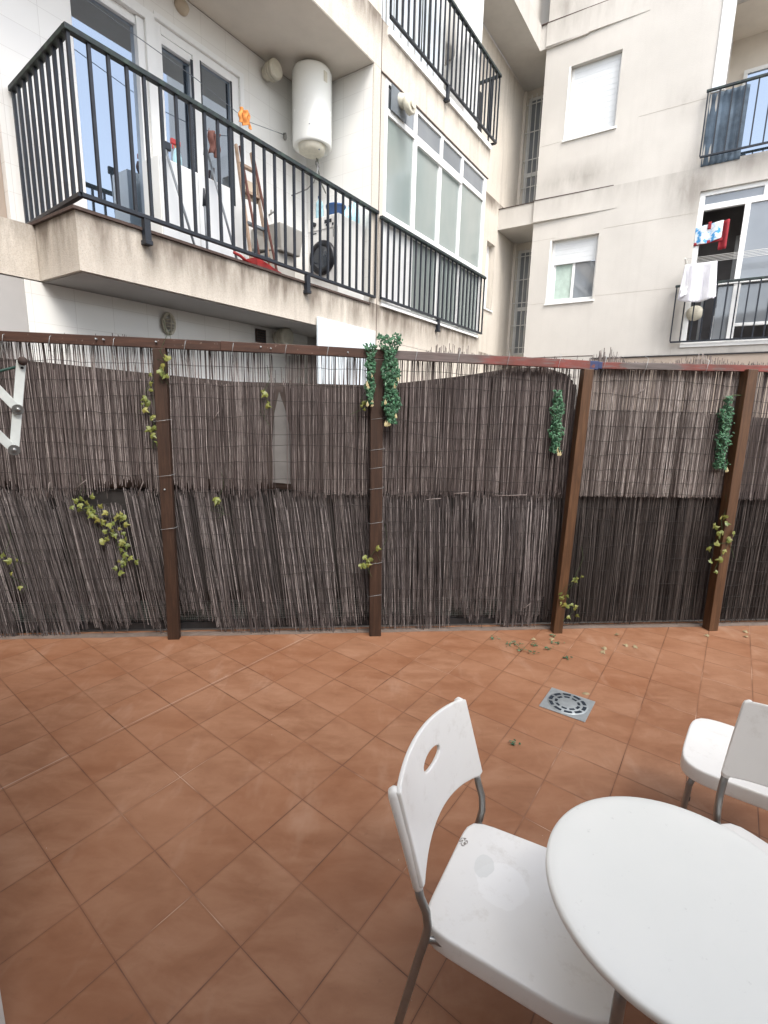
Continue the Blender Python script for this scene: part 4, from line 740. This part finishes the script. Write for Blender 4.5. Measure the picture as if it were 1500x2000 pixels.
garland('green garland hung on the reeds left of the third post',1.325,1.985,1.52,.105,620,3,.02,3,-.05,.9)
garland('narrow green garland hung on the reeds left of the rightmost post',2.735,1.97,1.41,.10,800,4,.02,2,-.06,.6)
q=MB(); q.tube([FPt(2.70,1.96,-.05),FPt(2.78,2.0,-.06),FPt(2.86,2.0,-.08)],.005,6); o=q.build('garland_hook','stem'); tag(o,'thin dark hook holding the garland to the rightmost post','hook')

# leaves on the floor
rnd=random.Random(5)
def floor_leaf(x,y,kind,label,group):
    q=MB()
    if kind=='sprig':
        for i in range(9): leaf(q,Vector((rnd.gauss(0,.022),rnd.gauss(0,.014),rnd.uniform(.004,.022))),.022,rnd,False,Vector((rnd.uniform(-.5,.5),rnd.uniform(-.5,.5),1)).normalized())
        o=q.build('fallen_sprig','leafgreen',fix=False)
    else:
        leaf(q,Vector((0,0,.008)),.042,rnd,True,Vector((rnd.uniform(-.4,.4),rnd.uniform(-.5,.3),1)).normalized()); o=q.build('fallen_leaf','leafdry',fix=False)
    o.location=(x,y,.002); tag(o,label,'leaf' if kind!='sprig' else 'sprig',group)
for x,y in [(.923,3.79),(1.026,3.70),(1.092,3.70),(1.099,3.593),(1.164,3.555),(1.224,3.70),(1.323,3.631),(1.415,3.86),(1.43,3.73),(1.416,3.486)]:
    floor_leaf(x,y,'sprig','dark green fallen sprig among the others on the tiles by the third post','green sprigs fallen by the fence')
for x,y in [(1.25,3.80),(1.40,3.80),(1.99,3.93),(1.771,3.662),(1.733,3.592),(1.972,3.726),(2.035,3.70),(2.764,3.95),(3.167,4.05),(3.10,3.95)]:
    floor_leaf(x,y,'dry','small dry straw coloured leaf lying on the tiles along the right part of the fence','dry leaves fallen on the tiles')
floor_leaf(.748,2.48,'sprig','single green sprig lying alone on the tiles between chair and drain',None) if False else None
q=MB()
for i in range(9): leaf(q,Vector((rnd.gauss(0,.024),rnd.gauss(0,.010),rnd.uniform(.004,.018))),.02,rnd,False,Vector((rnd.uniform(-.4,.4),rnd.uniform(-.4,.4),1)).normalized())
o=q.build('fallen_sprig','leafgreen',loc=(.748,2.48,.002),fix=False); tag(o,'single green sprig lying alone on the tiles between the near chair and the drain','sprig')

# drain
Ev1=Vector((.1665,.239,0)).normalized()
t=thing('floor_drain','square grey metal floor drain grate with ring of dark slots','drain',(1.200,2.879,.0),math.atan2(Ev1.y,Ev1.x))
q=MB(); q.box((-.135,-.140,.001),(.135,.140,.006)); q.build('frame','galv',t,bevel=.002)
q=MB(); q.lathe([(.122,.0055),(.120,.0095),(.02,.0095),(.005,.0095)],n=48); q.build('grate','galv',t)
q=MB()
for rr,w,n,ga in ((.103,.022,10,.66),(.069,.017,9,.62)):
    for i in range(n):
        a0=2*math.pi*(i+.1)/n; a1=a0+2*math.pi/n*ga+.05; k_=8; vs=[]
        for j in range(k_+1):
            a=a0+(a1-a0)*j/k_; vs+=[((rr-w/2)*math.cos(a),(rr-w/2)*math.sin(a),.0105),((rr+w/2)*math.cos(a),(rr+w/2)*math.sin(a),.0105)]
        q.add(vs,[(2*j,2*j+1,2*j+3,2*j+2) for j in range(k_)])
q.build('slots','slot',t)
q=MB(); q.lathe([(.025,.001),(.018,.006),(.004,.007)],n=14); o=q.build('pebble','leafdry',loc=(1.368,3.008,0)); o.scale=(1,.6,1); tag(o,'pale pebble lying beside the floor drain','pebble')

# ================================================================= chairs
def make_chair(label,x,y,ang,seatmat='chair'):
    t=thing('cafe_chair',label,'chair',(x,y,0),ang,'white plastic chairs around the table')
    # seat
    def outline(th):
        c,s=math.cos(th),math.sin(th); n_=9. if c<0 else 5.; r=(abs(c)**n_+abs(s)**n_)**(-1/n_); px,py=r*c,r*s
        xx=.25+.25*px; wd=.207+.020*(xx/.5)
        return xx,py*wd
    N=64; q=MB(); rings=[]
    for f,z in ((.04,.444),(.35,.4445),(.7,.447),(.9,.4500),(.965,.4502),(.982,.4500),(.992,.4480),(.999,.444),(1.001,.439),(1.002,.430),(1.003,.396),(1.001,.392),(.990,.391),(.982,.395),(.98,.435)):
        rings.append([(.25+(outline(2*math.pi*i/N)[0]-.25)*f,outline(2*math.pi*i/N)[1]*f,z) for i in range(N)])
    vs=[p for r_ in rings for p in r_]; fs=[(i*N+j,i*N+(j+1)%N,(i+1)*N+(j+1)%N,(i+1)*N+j) for i in range(len(rings)-1) for j in range(N)]; fs.append(tuple(range(N)))
    fs.append(tuple((len(rings)-1)*N+j for j in range(N-1,-1,-1))); q.add(vs,fs,True); q.build('seat',seatmat,t)
    # backrest
    nu,nv=56,34
    def bp(u,v,warp=True):
        T=2*u-1; zb=.598+.040*(1-T*T)+.012*max(0,abs(T)-.93)/.07; zt=.862+.020*(1-T*T)-.006*max(0,abs(T)-.93)/.07; z=zb+(zt-zb)*v; 
        return T,z
    hc=(0.,.788); ha,hb=.060,.021
    def inside(T,z): return ((T*.245-hc[0])/ha)**2+((z-hc[1])/hb)**2
    def skip(i,j):
        T,z=bp((i+.5)/nu,(j+.5)/nv); return inside(T,z)<1
    cells={(i,j) for i in range(nu) for j in range(nv) if skip(i,j)}
    bord={(i+a,j+b) for (i,j) in cells for a in (0,1) for b in (0,1)}
    def fn(u,v):
        i,j=round(u*nu),round(v*nv); T,z=bp(u,v)
        if (i,j) in bord and not all((i-a,j-b) in cells for a in (0,1) for b in (0,1)):
            k_=math.sqrt(inside(T,z)); 
            if k_>.01: T=hc[0]/.245+(T-hc[0]/.245)/k_; z=hc[1]+(z-hc[1])/k_
        x=.022-.078*((z-.60)/.26)-.038*(1-T*T)
        return (x,T*.245,z)
    q=MB(); q.grid(fn,nu,nv,True,skip=lambda i,j:(i,j) in cells); o=q.build('backrest','chair',t)
    sm=o.modifiers.new('t','SOLIDIFY'); sm.thickness=.013; sm.offset=0; bv=o.modifiers.new('b','BEVEL'); bv.width=.004; bv.segments=2; bv.limit_method='ANGLE'; bv.angle_limit=R(50)
    for s in (-1,1):
        q=MB(); q.tube([(.008,s*.236,.592),(.006,s*.236,.60),(-.030,s*.236,.72),(-.070,s*.236,.84),(-.073,s*.236,.853),(-.074,s*.236,.861)],[.011,.014,.0165,.018,.015,.005],16); q.build('backrest_edge','chair',t)
    for s in (-1,1):
        q=MB(); q.tube([(.004,s*.236,.61),(.013,s*.236,.57),(.030,s*.232,.53),(.036,s*.229,.48),(.030,s*.228,.44),(.015,s*.230,.37),(-.022,s*.235,.18),(-.055,s*.24,.008)],.0115,14); q.build('leg','steel',t)
        q=MB(); q.tube([(.44,s*.195,.405),(.452,s*.20,.36),(.462,s*.208,.18),(.470,s*.215,.008)],.0115,14); l=q.build('leg','steel',t)
        q=MB(); q.lathe([(.014,0),(.014,.02),(.0118,.026)],(.470,s*.215,0),14); q.build('foot_cap','rubber',l)
    q=MB()
    for s in (-1,1): q.tube([(.028,s*.228,.435),(.05,s*.20,.415),(.44,s*.195,.405)],.009,10)
    q.tube([(.05,-.20,.413),(.05,.20,.413)],.008,10); q.tube([(.44,-.19,.404),(.44,.19,.404)],.008,10); q.build('seat_frame','steel',t)
    return t
a1=math.atan2(-.47719,.87880)
o1=Vector((.11648,1.09411,0))+Vector((.47719,.87880,0))*.215
make_chair('nearest white plastic chair with slotted curved backrest, seat pushed under the table left side',o1.x,o1.y,a1,'chair_worn')
make_chair('white chair facing the camera across the table, its grey backrest cut by the frame edge',1.325,1.312,math.atan2(-.5,-.87))
make_chair('farther white chair at the right edge turned towards the fence, only its seat in view',1.735,1.635,math.atan2(.615,-.788))

# table
t=thing('round_table','round white bistro table top in the lower right corner between the chairs','table',(.705,.943,0),.2)
q=MB(); q.lathe([(.01,.7405),(.27,.7405),(.292,.7400),(.2985,.7375),(.3005,.733),(.3005,.722),(.296,.7185),(.27,.718),(.01,.718)],n=96); q.build('tabletop','table',t)
for i in range(4):
    a=math.radians(203)+i*math.pi/2; c,s=math.cos(a),math.sin(a); q=MB(); q.tube([(.235*c,.235*s,.718),(.24*c,.24*s,.6),(.25*c,.25*s,.008)],.0125,14); q.build('leg','steel',t)
q=MB(); q.tube([(.235*math.cos(R(203)+i*math.pi/2),.235*math.sin(R(203)+i*math.pi/2),.70) for i in range(5)],.009,10); q.build('apron_frame','steel',t)

# ================================================================= wall airer at left, own wall corner
wc=Vector((-1.083,1.14,0))
q=MB(); q.add([(-1.068,1.125,z) for z in (0,3.2)]+[(-1.30,1.30,z) for z in (0,3.2)]+[(-3.6,-1.1,z) for z in (0,3.2)]+[(-1.6,-1.1,z) for z in (0,3.2)],[(0,1,3,2),(2,3,5,4),(4,5,7,6),(6,7,1,0),(1,7,5,3),(0,2,4,6)])
o=q.build('side_wall','ownwall'); tag(o,'white wall whose foot just shows in the bottom left corner','wall')
t=thing('wall_airer','white folding accordion clothes airer arm reaching in at the left edge','clothes airer',(-1.02,1.32,1.78),0)
def cp(px,py,d):   # point d metres in front of the lens
    return Vector((0,0,CAMH))+(rt*((px-750)/971.8)-upv*((py-1000)/971.8)+fw)*d-Vector((-1.02,1.32,1.78))
K=dict(a=(-.957,1.348,1.909),b=(-.963,1.323,1.784),c=(-.970,1.302,1.681))
L=Vector((-1.02,1.32,1.78)); P_={k_:Vector(v_)-L for k_,v_ in K.items()}
vd=Vector((.59,-.80,0))   # plate normal towards viewer
q=MB(); q.bar(P_['a'],P_['c'],.021,.005,vd); q.build('arm','airer',t,bevel=.001)
q=MB(); q.bar(P_['b']+vd*.008,P_['b']+vd*.008+Vector((-.105,-.06,.165)),.021,.004,vd); q.build('arm','airer',t,bevel=.001)
q=MB(); q.bar(P_['c']+vd*.008,P_['c']+vd*.008+Vector((-.105,-.06,.165)),.021,.004,vd); q.build('arm','airer',t,bevel=.001)
for k_ in 'bc':
    q=MB(); p=P_[k_]; q.tube([p+vd*.004,p+vd*.013],.0135,20,True,False); q.tube([p+vd*.013,p+vd*.018],.006,12); q.build('rivet','steel',t)
q=MB(); q.tube([P_['a']-vd*.004+Vector((0.003,0,-.001)),P_['a']+vd*.016+Vector((0.003,0,-.001))],.011,14); q.build('end_cap','rust',t)
q=MB(); q.tube([P_['a']+vd*.004+Vector((0,0,-.018)),P_['a']+vd*.007+Vector((0,0,-.018))],.0035,10); q.build('hole','rubber',t)
q=MB(); q.tube([P_['a']+Vector((-.008,0,-.014)),P_['a']+Vector((-.06,-.02,-.032)),P_['a']+Vector((-.16,-.10,-.045))],.0035,8); q.build('rod','cord',t)
q=MB(); q.bar(P_['b']+vd*.008+Vector((-.105,-.06,.165)),P_['b']+Vector((-.33,-.17,.165)),.02,.01,vd); q.bar(P_['b']+vd*.008+Vector((-.105,-.06,.165)),P_['c']+vd*.008+Vector((-.105,-.06,.165)),.02,.004,vd); q.build('wall_bracket','airer',t)
